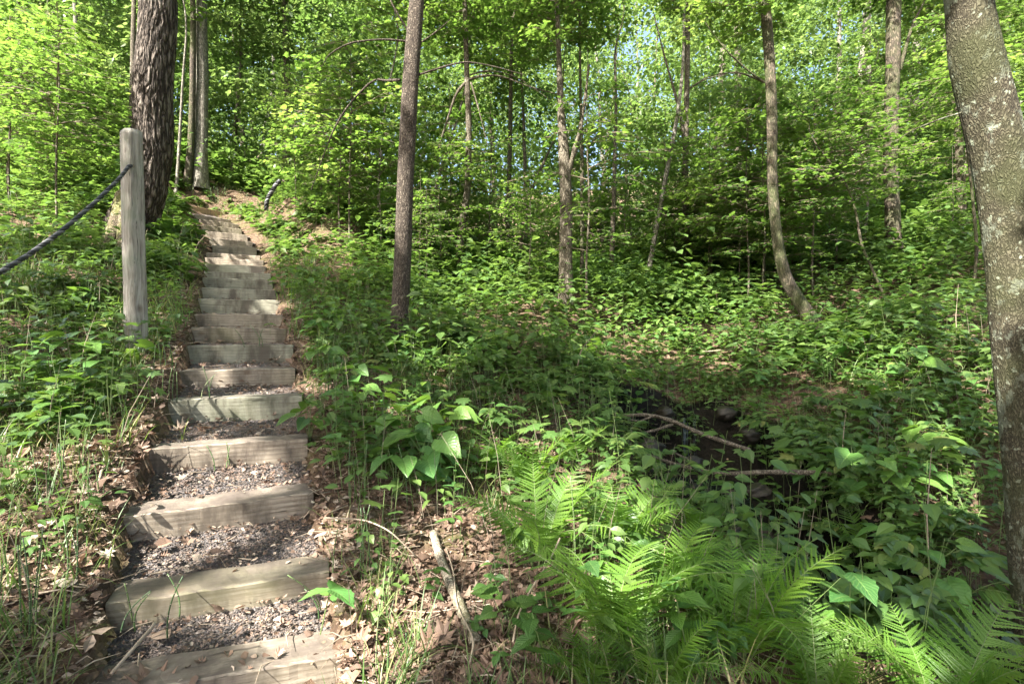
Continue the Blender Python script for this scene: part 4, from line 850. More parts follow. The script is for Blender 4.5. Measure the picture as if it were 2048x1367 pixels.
#PART2
# ------------------------------------------------------------------ post and ropes
def wobbly_post(px_top, px_base, w, label):
    q = hit(*px_base); d = q[1]; top = P(px_top[0], px_top[1], d); R = w / 2 / F * d; root = empty('rope_post', q); tag(root, label, 'post')
    n = 60; seg = 48; th = np.arange(seg) / seg * 2 * math.pi; t = np.linspace(0, 1, n)
    c = np.array([0, 0, -.3])[None] * (1 - t[:, None]) + (top - q)[None] * t[:, None]; r = np.random.default_rng(4)
    # rounded square section
    sq = 1 / (np.abs(np.cos(th + .5)) ** 3.2 + np.abs(np.sin(th + .5)) ** 3.2) ** (1 / 3.2)
    rad = R * .74 * (1.0 - .07 * t)[:, None] * sq[None] * (1 + .02 * np.sin(th[None] * 9 + 3 * np.sin(t[:, None] * 5)) + .012 * r.standard_normal((1, seg)) + .006 * r.standard_normal((n, seg)))
    rad[-1] *= .96; V = c[:, None] + np.stack([np.cos(th)[None] * rad, np.sin(th)[None] * rad, np.zeros((n, seg))], -1)
    V[-1, :, 2] += .012 * np.cos(th); V = V.reshape(-1, 3); i = np.arange(n - 1)[:, None] * seg; j = np.arange(seg)[None]; k = (j + 1) % seg
    qd = np.stack([i + j, i + k, i + seg + k, i + seg + j], -1).reshape(-1, 4)
    V = np.concatenate([V, [c[-1] + [0, 0, .006]]]); jj = np.arange(seg)
    G = Geo(); G.add(V, np.concatenate([qd[:, [0, 1, 2]], qd[:, [0, 2, 3]], np.stack([np.full(seg, n * seg), (n - 1) * seg + jj, (n - 1) * seg + (jj + 1) % seg], 1)]))
    m, nt = mat('post_wood'); tc = N(nt, 'ShaderNodeTexCoord'); ov = tc.outputs['Object']
    ds = N(nt, 'ShaderNodeTexNoise'); ds.inputs['Scale'].default_value = 2.2; nt.links.new(ov, ds.inputs['Vector'])
    ad = N(nt, 'ShaderNodeVectorMath', operation='MULTIPLY_ADD'); nt.links.new(ds.outputs['Color'], ad.inputs[0]); ad.inputs[1].default_value = (.09, .09, .0); nt.links.new(ov, ad.inputs[2])
    g1 = noise(nt, mapping(nt, ad.outputs[0], (22, 22, 1.2)), 2.4, 6, .62)
    vk = N(nt, 'ShaderNodeTexVoronoi'); vk.inputs['Scale'].default_value = 3.0; nt.links.new(mapping(nt, ov, (1.6, 1.6, 1)), vk.inputs['Vector'])
    col = ramp(nt, g1, [(.25, (.10, .085, .07)), (.42, (.25, .23, .20)), (.6, (.38, .36, .32)), (.8, (.48, .45, .40))])
    kd = ramp(nt, vk.outputs['Distance'], [(.04, (1, 1, 1)), (.15, (0, 0, 0))]); col = mix(nt, math_(nt, 'MULTIPLY', kd, .8), col, (.11, .08, .06))
    al = noise(nt, ov, 3, 4); col = mix(nt, ramp(nt, al, [(.5, (0, 0, 0)), (.65, (.55, .55, .55))]), col, (.20, .25, .18))
    cr = noise(nt, mapping(nt, ad.outputs[0], (60, 60, 1.0)), 2, 2); col = mix(nt, ramp(nt, cr, [(.30, (1, 1, 1)), (.36, (0, 0, 0))]), col, (.03, .025, .02))
    p = N(nt, 'ShaderNodeBsdfPrincipled'); p.inputs['Roughness'].default_value = .8; p.inputs['Specular IOR Level'].default_value = .2; nt.links.new(col, p.inputs['Base Color'])
    nt.links.new(bump(nt, math_(nt, 'ADD', g1, math_(nt, 'MULTIPLY', cr, .6)), .6, .008), p.inputs['Normal']); finish(nt, p.outputs[0])
    G.build('shaft', m, root, smooth=True)
    # drilled rope hole: dark ring of bored wood
    hp = P(262, 337, d) - q; a = math.radians(-65); nrml = np.array([math.cos(a), math.sin(a), 0.]); H = Geo()
    return root, q, d, R
post, pq, pd_, PR = wobbly_post((262, 264), (275, 702), 49, 'grey weathered wooden post with a rope hole left of the timber stairs')

M_rope = leafmat('rope_fibre', [(0, (.012, .012, .015)), (.5, (.032, .032, .038)), (.8, (.14, .14, .15)), (1, (.42, .42, .44))], [(0, (0, 0, 0)), (1, (0, 0, 0))], trans=0, rough=.6, blotch=False)
def rope(pts, r, label, name='rope', pitch=.075):
    pts = np.array(pts); t0 = np.linspace(0, 1, len(pts)); L = np.sum(np.linalg.norm(np.diff(pts, axis=0), axis=1)); n = int(L / pitch * 9)
    t = np.linspace(0, 1, n); c = np.stack([np.interp(t, t0, pts[:, k]) for k in range(3)], 1)
    for _ in range(60): c[1:-1] = (c[:-2] + 2 * c[1:-1] + c[2:]) / 4
    tan = nrm(np.gradient(c, axis=0)); a = nrm(np.cross(tan, [0, .0, 1.])); b = np.cross(tan, a); G = Geo(); l = t * L
    for k in range(3):
        ph = l / pitch * 2 * math.pi / 1.5 + k * 2 * math.pi / 3
        G.tube(c + r * .52 * (np.cos(ph)[:, None] * a + np.sin(ph)[:, None] * b), r * .56, 7, 0, [.25, .55, .97][k], caps=True)
    o = G.build(name, M_rope, smooth=True); tag(o, label, 'rope'); return o
_c = P(262, 337, pd_); _v = nrm(np.array([-_c[0], -_c[1], 0.])); hp = _c + _v * PR * .80
G = Geo(); ho = hp - _v * .008 - np.array(post.location); a_ = np.linspace(0, 2 * math.pi, 22); _s = np.array([-_v[1], _v[0], 0]); G.tube(ho + .019 * np.cos(a_)[:, None] * _s + .022 * np.sin(a_)[:, None] * np.array([0, 0, 1.]), .0055, 6)
G.build('hole_rim', M_twig, post, smooth=True)
rp = [hp - _v * .06, hp + _v * .004, hp + _v * .03 + [-.02, 0, -.012], P(240, 356, pd_ - .30), P(190, 405, pd_ - .72), P(120, 465, pd_ - 1.15), P(60, 508, pd_ - 1.45), P(0, 545, pd_ - 1.7), P(-120, 600, pd_ - 2.0), P(-300, 650, pd_ - 2.3)]
rope(rp, .0145, 'dark braided rope sagging from the grey post to the left edge')
q = hit(545, 398); rope([P(560, 362, 12.6), P(553, 366, 12.6), P(547, 378, 12.6), P(541, 388, 12.6), P(533, 398, 12.6), P(532, 420, 12.7)], .05, 'short dark rope end curling above the top of the stairs', pitch=.16)

# ------------------------------------------------------------------ ferns
def pinna(lobes=11):
    V = [(0, 0, 0)]; T = []; A = [(0, 0)]; m = len(V)
    for i in range(lobes + 1):
        t = i / lobes; w = .053 * (1 - t) ** .7 + .008; V.append((0, t, -.10 * t * t)); A.append((0, t))
        for s in (-1, 1): V.append((s * w * (.55), t + .02, -.10 * t * t + .008)); A.append((s * .5, t)); V.append((s * w * 1.15, t + .055, -.10 * t * t - .006)); A.append((s, t))
    for i in range(lobes):
        a = 1 + i * 5; b = a + 5
        for k, s in ((1, -1), (3, 1)):
            T += [(a, b, b + k), (a, b + k, a + k), (a + k, b + k, a + k + 1)] if s > 0 else [(a, b + k, b), (a, a + k, b + k), (a + k, a + k + 1, b + k)]
    return np.array(V, float), np.array(T), np.array(A, float)
PIN = pinna()
def frond_mesh(seed, L=.62, npair=27, arch=1.0, w=.17):
    r = np.random.default_rng(seed); n = 24; t = np.linspace(0, 1, n); ang = math.radians(78) - arch * t ** 1.4 * r.uniform(.9, 1.15)
    dx = np.cos(ang); dz = np.sin(ang); x = np.concatenate([[0], np.cumsum((dx[1:] + dx[:-1]) / 2)]) / (n - 1) * L; z = np.concatenate([[0], np.cumsum((dz[1:] + dz[:-1]) / 2)]) / (n - 1) * L
    side = r.normal(0, .07) * t ** 2; pts = np.c_[x, side, z]; G = Geo(); G.tube(pts, np.linspace(.0038, .0008, n), 5, 1)
    tt = .14 + .85 * (np.arange(npair) + .5 + r.uniform(-.22, .22, npair)) / npair; tan = nrm(np.gradient(pts, axis=0))
    for s in (-1, 1):
        pp = np.stack([np.interp(tt, t, pts[:, c]) for c in range(3)], 1); tg = nrm(np.stack([np.interp(tt, t, tan[:, c]) for c in range(3)], 1))
        yv = np.array([0, 1., 0]); up = nrm(np.cross(tg, yv[None] * -1)); up = np.where(up[:, 2:3] < 0, -up, up)
        d = s * yv[None] * .92 + tg * (.32 + .35 * tt[:, None] ** 2) + up * r.uniform(-.15, .25) + r.normal(0, .10, (npair, 3))
        ln = w * np.sin(np.clip(((tt - .08) / .95), .0, 1) ** .62 * math.pi) ** .85 * np.where(r.random(npair) < .07, r.uniform(.25, .6, npair), r.uniform(.85, 1.08, npair)) + .008
        G.leaves(PIN, pp, d, up, ln, 0, np.full(npair, r.uniform(.2, .8)) + r.uniform(-.1, .1, npair))
    o = G.build('frond', [M_fern, M_stem], link=False); me = o.data; bpy.data.objects.remove(o); return me
FR = [frond_mesh(300 + k, arch=[.7, 1.0, 1.3, 1.6, .9, 1.2][k], w=[.16, .18, .17, .15, .14, .17][k]) for k in range(6)] + [frond_mesh(320 + k, arch=[1.9, .8, 1.4, 2.1][k], w=[.13, .19, .15, .11][k], npair=[22, 29, 25, 20][k]) for k in range(4)]
def fern(px, py, sc, nf, label, group='ferns beside the creek', base_r=.03, lean=0.0, az0=None, spread=6.283):
    q = hit(px, py); root = empty('fern', q); tag(root, label, 'fern', group)
    nf += 2
    for k in range(nf):
        a = (az0 if az0 is not None else 0) + (k + random.uniform(-.3, .3)) / nf * spread
        put('frond', FR[(k * 7 + int(px)) % 10], (base_r * math.cos(a), base_r * math.sin(a), -.02), a, sc * 1.12 * random.uniform(.7, 1.15), root, tilt=(random.gauss(0, .12), random.gauss(0, .1)))
for args in [(1225, 1295, .9, 8, 'large bright green fern in the centre foreground with tall serrated fronds'),
             (1080, 1140, .88, 7, 'sun bleached fern glowing white where the light falls left of the large fern'),
             (1062, 1000, .82, 6, 'upright fern with long feathered fronds behind the sun bleached fern'),
             (985, 945, .62, 6, 'small yellow green fern left of the upright fern'),
             (1235, 1105, .82, 7, 'dark green fern between the large bright fern and the creek'),
             (1345, 1200, .7, 7, 'broad shaded fern to the right of the large bright fern'),
             (1480, 1330, .85, 9, 'big fan shaped fern low beside the dark gully'),
             (1310, 1390, .55, 7, 'sunlit fern at the foot of the big fan shaped fern'),
             (1640, 1430, .68, 9, 'fern with half sunlit fronds at the bottom edge right of centre'),
             (1890, 1455, .72, 10, 'wide green fern in the bottom right corner'),
             (1740, 1130, .62, 8, 'shaded fern hanging on the right bank of the creek'),
             (1700, 1030, .45, 6, 'small fern higher on the right bank below the bright seedling'),
             (1395, 1075, .5, 6, 'half hidden fern at the edge of the creek above the gully'),
             (1180, 1385, .45, 6, 'short fern beside the curved twig at the bottom'),
             (1760, 800, .5, 6, 'feathery fern on the right slope among flat leaves'),
             (1150, 930, .55, 6, 'dim fern in the shade left of the fallen creek branches')]:
    fern(*args)

# ------------------------------------------------------------------ leafy plants one can tell apart
def plant_meshes(kind, seed):
    r = np.random.default_rng(seed); S = Geo(); Lf = Geo(); global rng; old = rng; rng = r
    if kind == 'heart':                      # rosette of large heart-shaped leaves on long stalks
        n = r.integers(4, 8)
        for k in range(n):
            a = k * 2.4 + r.normal(0, .4); h = r.uniform(.10, .30); o = r.uniform(.06, .16); tip = np.array([math.cos(a) * o, math.sin(a) * o, h])
            S.tube([(0, 0, -.02), tip * [.35, .35, .6], tip], [.0035, .003, .002], 5)
            Lf.leaves(L_ht, tip[None], np.array([[math.cos(a), math.sin(a), r.normal(-.15, .2)]]), np.array([[r.normal(0, .25), r.normal(0, .25) - .25, 1]]), r.uniform(.10, .19))
    if kind == 'whorl':
        h = r.uniform(.18, .34); n = r.integers(8, 13); tip = np.array([r.normal(0, .04), r.normal(0, .04), h]); S.tube([(0, 0, -.02), tip * .5 + [.01, 0, 0], tip], [.003, .0025, .0015], 5)
        f = np.linspace(.4, 1, n); a = np.arange(n) * 2.4; Lf.leaves(L_ovn, tip * f[:, None], np.c_[np.cos(a), np.sin(a), r.normal(.05, .2, n)], np.c_[r.normal(0, .2, n), r.normal(0, .2, n), np.ones(n)], r.uniform(.07, .13, n))
    if kind == 'three':
        h = r.uniform(.08, .16); tip = np.array([r.normal(0, .02), r.normal(0, .02), h]); S.tube([(0, 0, -.02), tip], [.002, .0015], 5)
        a = np.arange(3) * 2.1 + r.uniform(0, 6); Lf.leaves(L_ovn, np.repeat(tip[None], 3, 0), np.c_[np.cos(a), np.sin(a), [.05, -.1, 0]], np.c_[r.normal(0, .15, 3), r.normal(0, .15, 3) - .3, np.ones(3)], r.uniform(.08, .12, 3))
    if kind == 'pinnate':                    # arching stalks carrying paired leaflets held flat
        for k in range(r.integers(3, 6)):
            a = k * 2.2 + r.uniform(0, 1); h = r.uniform(.16, .34); L = r.uniform(.22, .38); n = 7; t = np.linspace(0, 1, 9)
            d = np.array([math.cos(a), math.sin(a)]); pts = np.c_[d[0] * L * t, d[1] * L * t, h * (1 - (1 - t) ** 2.2) - .08 * t ** 2]; pts[0, 2] = -.02; S.tube(pts, np.linspace(.003, .001, 9), 4)
            tt = np.linspace(.4, .97, n)
            for s in (-1, 1):
                pp = np.stack([np.interp(tt, t, pts[:, c]) for c in range(3)], 1); aa = a + s * (1.15 - .5 * tt)
                Lf.leaves(L_ov, pp, np.c_[np.cos(aa), np.sin(aa), np.full(n, -.12)], np.c_[r.normal(0, .12, n), r.normal(0, .12, n), np.ones(n)], r.uniform(.07, .10, n))
    if kind == 'lobed':                      # maple-like seedling
        h = r.uniform(.16, .36); n = r.integers(5, 9); tip = np.array([r.normal(0, .05), r.normal(0, .05), h]); S.tube([(0, 0, -.02), tip * .5, tip], [.003, .0025, .0015], 5)
        a = np.arange(n) * 2.4; o = r.uniform(.03, .09, n); f = np.linspace(.6, 1.05, n); Lf.leaves(L_maple, tip * f[:, None] + np.c_[np.cos(a) * o, np.sin(a) * o, o * .3], np.c_[np.cos(a), np.sin(a), r.normal(-.15, .2, n)], np.c_[r.normal(0, .25, n), r.normal(0, .25, n) - .1, np.ones(n)], r.uniform(.08, .14, n))
    if kind == 'herb':                       # tall stalk, narrow leaves, small terminal spike
        h = r.uniform(.35, .6); tip = np.array([r.normal(0, .07), r.normal(0, .05), h]); t = np.linspace(0, 1, 8); pts = tip * t[:, None]; pts[:, 0] += .02 * np.sin(t * 4); S.tube(pts, np.linspace(.003, .0012, 8), 5)
        n = 16; f = np.linspace(.2, .95, n); a = np.arange(n) * 1.7; Lf.leaves(L_ln, tip * f[:, None], np.c_[np.cos(a), np.sin(a), np.full(n, .25)], np.c_[np.zeros(n), np.zeros(n), np.ones(n)], np.linspace(.11, .04, n))
        m = 14; f = np.linspace(.93, 1.12, m); a = np.arange(m) * 2.4; Lf.leaves(L_ovs, tip * f[:, None], np.c_[np.cos(a), np.sin(a), np.full(m, .5)], np.c_[np.zeros(m), np.zeros(m), np.ones(m)], .016)
    rng = old
    a_ = S.build('stem', M_stem, link=False); b_ = Lf.build('leaves', M_broad if kind in ('heart', 'whorl', 'three', 'herb') else M_under, link=False)
    r_ = (a_.data, b_.data); bpy.data.objects.remove(a_); bpy.data.objects.remove(b_); return r_
PM = {(k, v): plant_meshes(k, 400 + 17 * i + v) for i, k in enumerate(('heart', 'whorl', 'three', 'pinnate', 'lobed', 'herb')) for v in range(4)}
def plant(kind, px, py, sc, name, label, cat, group=None, tilt=0.12):
    q = hit(px, py); root = empty(name, q); tag(root, label, cat, group); v = random.randrange(4); rz = random.uniform(0, 6.28); tl = (random.gauss(0, tilt), random.gauss(0, tilt))
    put('stem', PM[(kind, v)][0], (0, 0, 0), rz, sc, root, tl); put('leaves', PM[(kind, v)][1], (0, 0, 0), rz, sc, root, tl)
    return root
named = [('heart', 790, 1000, 1.25, 'broad_leaf_plant', 'plant with one large folded leaf standing up below the leafy clump'), ('heart', 810, 900, 1.3, 'broad_leaf_plant', 'big heart leaved plant in the middle of the clump right of the stairs'),
         ('heart', 870, 880, 1.2, 'broad_leaf_plant', 'heart leaved plant with pale shiny leaves at the right of the clump'), ('heart', 740, 850, 1.2, 'broad_leaf_plant', 'heart leaved plant nearest the stairs at the fifth step'),
         ('heart', 830, 810, 1.1, 'broad_leaf_plant', 'heart leaved plant with an upturned pale leaf below the straight tree'), ('heart', 700, 790, 1.1, 'broad_leaf_plant', 'heart leaved plant left of the straight tree foot'),
         ('heart', 620, 880, 1.0, 'broad_leaf_plant', 'plant with a single round leaf touching the sunlit step'), ('heart', 640, 750, 1.0, 'broad_leaf_plant', 'round leaved plant beside the sixth step'),
         ('heart', 640, 690, .9, 'broad_leaf_plant', 'round leaved plant beside the seventh step'), ('heart', 880, 960, .9, 'broad_leaf_plant', 'low heart leaved plant between the clump and the upright fern'),
         ('heart', 230, 755, 1.2, 'broad_leaf_plant', 'glossy broad leaved plant at the foot of the grey post'), ('heart', 150, 745, 1.2, 'broad_leaf_plant', 'sunlit broad leaved plant left of the grey post'),
         ('heart', 40, 790, 1.1, 'broad_leaf_plant', 'broad leaved plant at the left edge below the rope'), ('whorl', 120, 880, 1.4, 'leafy_plant', 'low plant with drooping pointed leaves on the left bank'),
         ('whorl', 180, 830, 1.3, 'leafy_plant', 'dark pointed leaved plant just right of the drooping one on the left bank'), ('whorl', 310, 690, 1.1, 'leafy_plant', 'pale oval leaved plant between post and stairs'),
         ('three', 640, 1262, 1.5, 'seedling', 'bright yellow green three leaved seedling behind the lowest step'), ('three', 676, 1215, .7, 'seedling', 'tiny green seedling right of the second step'),
         ('three', 540, 668, .9, 'seedling', 'small seedling standing on the eighth step'), ('whorl', 860, 1225, .75, 'seedling', 'small green seedling beside the curved fallen branch'),
         ('whorl', 965, 1215, .7, 'seedling', 'small seedling on bare soil left of the large fern'), ('whorl', 1195, 1340, 1.1, 'leafy_plant', 'plant with a whorl of oval leaves at the foot of the large fern'),
         ('whorl', 1090, 1385, 1.1, 'leafy_plant', 'round leaved plant touching the curved twig at the bottom'), ('whorl', 1380, 1400, 1.1, 'leafy_plant', 'leafy plant at the bottom edge below the big fern'),
         ('heart', 1030, 1130, .8, 'broad_leaf_plant', 'pale broad leaved plant under the sun bleached fern'), ('heart', 1010, 1290, .7, 'broad_leaf_plant', 'yellow green lobed plant hanging over the curved twig'),
         ('whorl', 1690, 1330, 1.4, 'leafy_plant', 'large oval leaved plant over the gully at the bottom right'), ('heart', 1770, 1240, 1.0, 'broad_leaf_plant', 'round leaved plant on the right bank above the gully'),
         ('heart', 1840, 1170, .9, 'broad_leaf_plant', 'round leaved plant on the right bank left of the lichen tree foot'), ('heart', 1910, 1270, .9, 'broad_leaf_plant', 'round leaved plant close to the foot of the lichen tree'),
         ('lobed', 1620, 985, 1.5, 'tulip_seedling', 'young tree seedling with bright pale lobed leaves on the right bank'), ('lobed', 1560, 900, 1.4, 'leafy_plant', 'lobed leaved seedling spreading over the creek branch'),
         ('lobed', 1480, 860, 1.3, 'leafy_plant', 'lobed leaved seedling at the right edge of the waterfall'), ('pinnate', 1830, 590, 1.3, 'leafy_plant', 'plant with long hanging leaflets below the far right stems'),
         ('pinnate', 1700, 760, 1.4, 'leafy_plant', 'pale tipped plant with flat leaflets on the right slope'), ('lobed', 1800, 1010, 1.3, 'leafy_plant', 'star leaved seedling left of the lichen tree'),
         ('herb', 1240, 960, 1.2, 'spiky_herb', 'tall herb with small spiky top between the ferns'), ('herb', 1090, 860, 1.2, 'spiky_herb', 'spiky topped herb behind the upright fern'), ('herb', 905, 1090, 1.0, 'spiky_herb', 'tall narrow leaved herb in the sun patch left of the bleached fern'),
         ('herb', 850, 760, 1.0, 'spiky_herb', 'narrow flowering herb just right of the straight tree'), ('lobed', 760, 1110, 1.0, 'leafy_plant', 'small leafy plant on the path edge below the large folded leaf'), ('whorl', 760, 960, 1., 'leafy_plant', 'bright small leaved plant right of the fourth step'),
         ('herb', 1150, 800, 1.3, 'spiky_herb', 'branching dark stemmed herb in the sunny patch of the hollow'), ('whorl', 1245, 760, 1.6, 'leafy_plant', 'plant with a crown of pale sunlit leaves in the hollow')]
for kind, px, py, sc, nm, lab in named: plant(kind, px, py, sc * (.84 if kind == 'heart' else 1), nm, lab, {'broad_leaf_plant': 'plant', 'leafy_plant': 'plant', 'seedling': 'seedling', 'tulip_seedling': 'seedling', 'spiky_herb': 'herb'}[nm])
for kd_, px, py in (('lobed', 1330, 785), ('pinnate', 1465, 790), ('whorl', 1510, 800), ('pinnate', 1560, 880), ('whorl', 1270, 850), ('whorl', 1400, 765), ('lobed', 1350, 760), ('pinnate', 1500, 775), ('whorl', 1445, 770)):
    plant(kd_, px, py, random.uniform(1.0, 1.5), 'leafy_plant', place_label({'whorl': 'pointed', 'lobed': 'star', 'pinnate': 'feather'}[kd_] + ' leaved plant overhanging the creek', px, py), 'plant', 'plants overhanging the creek', tilt=.35)
# many more leafy plants, by area
LOOK = {'whorl': ('small pointed leaved plant', 'tall pointed leaved plant'), 'heart': ('small heart leaved plant', 'large heart leaved plant'), 'lobed': ('small star leaved plant', 'large star leaved plant'), 'pinnate': ('low plant with paired leaflets', 'spreading plant with paired leaflets'), 'three': ('tiny three leaved seedling', 'three leaved seedling')}
AREAS = [('leafy plant in the green bank right of the stairs', 'leafy plants right of the stairs', (600, 960, 600, 1000), 44, ('whorl', 'heart', 'lobed')),
         ('leafy plant among litter on the left bank', 'leafy plants on the left bank', (0, 230, 560, 900), 26, ('whorl', 'lobed', 'pinnate')),
         ('leafy plant on the shaded right bank of the creek', 'leafy plants on the right bank', (1480, 1990, 700, 1230), 95, ('lobed', 'pinnate', 'heart', 'whorl', 'pinnate')),
         ('leafy plant on the slope between the straight tree and the creek', 'leafy plants between tree and creek', (900, 1400, 680, 960), 60, ('lobed', 'whorl', 'pinnate')),
         ('small leafy plant beneath the ferns', 'leafy plants beneath the ferns', (950, 1500, 1000, 1367), 34, ('whorl', 'three', 'three')),
         ('leafy plant on the left of the upper stairs', 'leafy plants beside the upper stairs', (300, 365, 450, 640), 16, ('whorl', 'heart', 'lobed'))]
for lab, grp, (x0, x1, y0, y1), n, kinds in AREAS:
    c = 0; tries = 0
    while c < n and tries < n * 8:
        tries += 1; px, py = random.uniform(x0, x1), random.uniform(y0, y1); q = hit(px, py)
        st_, cd, near = masks(np.array([q[0]]), np.array([q[1]]))
        if st_[0] or cd[0] < .36 or near[0] < .62 or (lab.startswith('small') and px < 1100 and py > 1150 and random.random() < .7): continue
        kd = random.choice(kinds); sc = random.uniform(.7, 1.25); lab2 = place_label(LOOK[kd][sc > .98], px, py)
        plant(kd, px, py, sc * (1 + max(0, q[1] - 4) * .06) * (.62 if 'ferns' in grp else 1), 'leafy_plant', lab2, 'plant', grp); c += 1

# ------------------------------------------------------------------ horsetails: jointed leafless stems
M_horse, nt = mat('horsetail_stem'); u, v, r_, _v = luv(nt)
band = math_(nt, 'LESS_THAN', math_(nt, 'FRACT', math_(nt, 'MULTIPLY', v, 22.0)), .10); lightb = math_(nt, 'LESS_THAN', math_(nt, 'FRACT', math_(nt, 'MULTIPLY_ADD', v, 22.0, -.1)), .07)
col = ramp(nt, r_, [(0, (.035, .075, .025)), (.6, (.07, .125, .04)), (.8, (.12, .17, .06)), (.9, (.3, .27, .18))]); col = mix(nt, band, col, (.02, .02, .015)); col = mix(nt, lightb, col, (.2, .2, .14))
p = N(nt, 'ShaderNodeBsdfPrincipled'); p.inputs['Roughness'].default_value = .5; nt.links.new(col, p.inputs['Base Color']); finish(nt, p.outputs[0])
def horsetail(px, py, n, hgt, label, lean=.15, spread=.05, dx=None):
    q = hit(px, py); root = empty('horsetail', q); tag(root, label, 'horsetail', 'jointed horsetail stems beside the stairs')
    for k in range(n):
        h = hgt * random.uniform(.6, 1.1); a = random.uniform(0, 6.28); l = lean * random.uniform(.2, 1.2); t = np.linspace(0, 1, 10); b = np.array([random.gauss(0, spread), random.gauss(0, spread)])
        ex = (dx if dx is not None else math.cos(a)) * l; pts = np.c_[b[0] + ex * t ** 1.0 * h - .35 * ex * h * np.sin(t * math.pi) , b[1] + math.sin(a) * l * t * h * .6, -.02 + h * t]
        G = Geo(); G.tube(pts, np.linspace(.0034, .0022, 10), 7, 0, random.random() * .85, caps=True); G.build('stem', M_horse, root, smooth=True)
HT_ = [(300, 1262, 3, .26, 'two curved horsetail stems rising before the second step', .9), (250, 1255, 2, .22, 'bent horsetail stems at the left end of the second step', .8), (440, 935, 3, .16, 'short dark horsetail sprigs before the sunlit step', .8),
       (60, 1250, 4, .40, 'tall horsetails in the lower left corner', .15), (20, 1300, 3, .42, 'horsetails at the very left edge of the frame', .1), (110, 990, 4, .36, 'slim horsetails on the sunlit left bank', .15), (200, 990, 3, .30, 'horsetails left of the third step', .3),
       (130, 1180, 3, .30, 'horsetail stems in the litter left of the second step', .2), (730, 1150, 4, .36, 'horsetails at the right side of the second step', .2), (700, 1010, 4, .38, 'horsetails right of the third step', .15), (640, 1215, 2, .2, 'dark bent horsetail at the right end of the second step', 1.2),
       (780, 1367, 3, .28, 'horsetails at the bottom edge right of the lowest step', .1), (660, 860, 5, .36, 'horsetails right of the fifth step', .15), (650, 780, 5, .4, 'horsetails between the sixth step and the straight tree', .15), (340, 800, 4, .28, 'horsetails left of the fifth step', .2),
       (330, 740, 4, .32, 'horsetails between the post and the sixth step', .2), (210, 860, 4, .34, 'horsetails below the grey post', .15), (420, 790, 3, .22, 'dark horsetails in front of the sixth step', .5), (520, 690, 4, .2, 'crossing thin stems in front of the eighth step', .7),
       (590, 620, 5, .4, 'horsetails right of the tenth step', .12), (620, 560, 5, .45, 'horsetails on the slope right of the upper stairs', .12), (60, 760, 4, .4, 'horsetails left of the post near the frame edge', .15), (90, 640, 5, .45, 'horsetails under the rope', .12),
       (180, 640, 5, .45, 'horsetails between the rope and the post', .15), (350, 620, 4, .4, 'horsetails left of the ninth step', .15), (430, 412, 6, .6, 'pale horsetails at the very top of the stairs', .12), (490, 425, 5, .55, 'horsetails right of the topmost step', .12), (30, 460, 5, .6, 'horsetails on the upper left slope', .12), (760, 900, 4, .38, 'horsetails inside the broad leaved clump', .12),
       (1130, 1200, 1, .62, 'single tall pale stalk standing among the ferns', .12), (830, 1010, 2, .4, 'pale stalks near the folded leaf', .15), (860, 700, 3, .45, 'thin stalks right of the straight tree foot', .12)]
for px, py, n, h, lab, ln in HT_: horsetail(px, py, n, h, lab, ln)

# ------------------------------------------------------------------ fallen wood
def stick(path, w0, w1, label, m, name='fallen_branch', lift=0.02, twigs=(), ds=None, cat='branch', side=()):
    pts = []
    for k, (px, py) in enumerate(path):
        q = hit(px, py) if ds is None else P(px, py, ds[k]); pts.append(q + np.array([0, 0, lift if ds is None else 0]))
    pts = np.array(pts); t0 = np.arange(len(pts)); tt = np.linspace(0, len(pts) - 1, (len(pts) - 1) * 8 + 1); c = np.stack([np.interp(tt, t0, pts[:, k]) for k in range(3)], 1)
    for _ in range(8): c[1:-1] = (c[:-2] + 2 * c[1:-1] + c[2:]) / 4
    r = np.random.default_rng(int(path[0][0])); n = len(c); G = Geo()
    rad = np.linspace(w0, w1, n) * (1 + .07 * r.standard_normal(n)); G.tube(c, rad, 12, 0, .5, caps=True); o = G.build(name, m, smooth=True); tag(o, label, cat)
    for sp, d0, d1 in side:
        G = Geo(); G.tube([P(a, b, d0 + (d1 - d0) * k / (len(sp) - 1)) for k, (a, b) in enumerate(sp)], np.linspace(w1 * .8, w1 * .25, len(sp)), 6); G.build('twig', m, o, smooth=True)
    return o
B_darkstick = barkmat('wet_stick_bark', (.04, .032, .024), (.11, .09, .065), (.20, .17, .13), 22, (1, 1, 1), b=.6, dist=.006)
B_stick = barkmat('stick_bark', (.10, .085, .065), (.24, .20, .155), (.38, .34, .27), 22, (1, 1, 1), moss=(.12, .12, .05), b=.6, dist=.006)
stick([(866, 1078), (880, 1130), (900, 1180), (925, 1245), (950, 1303)], .022, .024, 'thick bent grey branch lying on the litter in the centre foreground', B_stick, lift=.03)
stick([(1120, 1075), (1100, 1120), (1060, 1180), (1035, 1230), (1025, 1290), (1018, 1340), (1050, 1400)], .0035, .0055, 'curved bare vine twig arching at the bottom centre', M_dry, name='vine_twig', ds=[2.25, 2.2, 2.1, 2.0, 1.95, 1.9, 1.75], cat='twig')
stick([(892, 1120), (908, 1170), (912, 1240), (950, 1310), (940, 1367)], .003, .004, 'thin vine looping over the bent grey branch', M_dry, name='vine_twig', lift=.06, cat='twig')
stick([(790, 1235), (850, 1243), (905, 1236), (915, 1238)], .002, .003, 'thin side vine lying across red leaves', M_dry, name='vine_twig', lift=.03, cat='twig')
stick([(1236, 832), (1290, 828), (1340, 838), (1390, 862), (1440, 880), (1500, 900)], .016, .02, 'bare branch fallen across the small waterfall', B_darkstick, ds=[4.75, 4.75, 4.7, 4.65, 4.6, 4.5], side=[([(1345, 843), (1310, 830), (1280, 842), (1255, 838)], 4.7, 4.6), ([(1345, 848), (1310, 860), (1270, 868), (1240, 862)], 4.7, 4.5)])
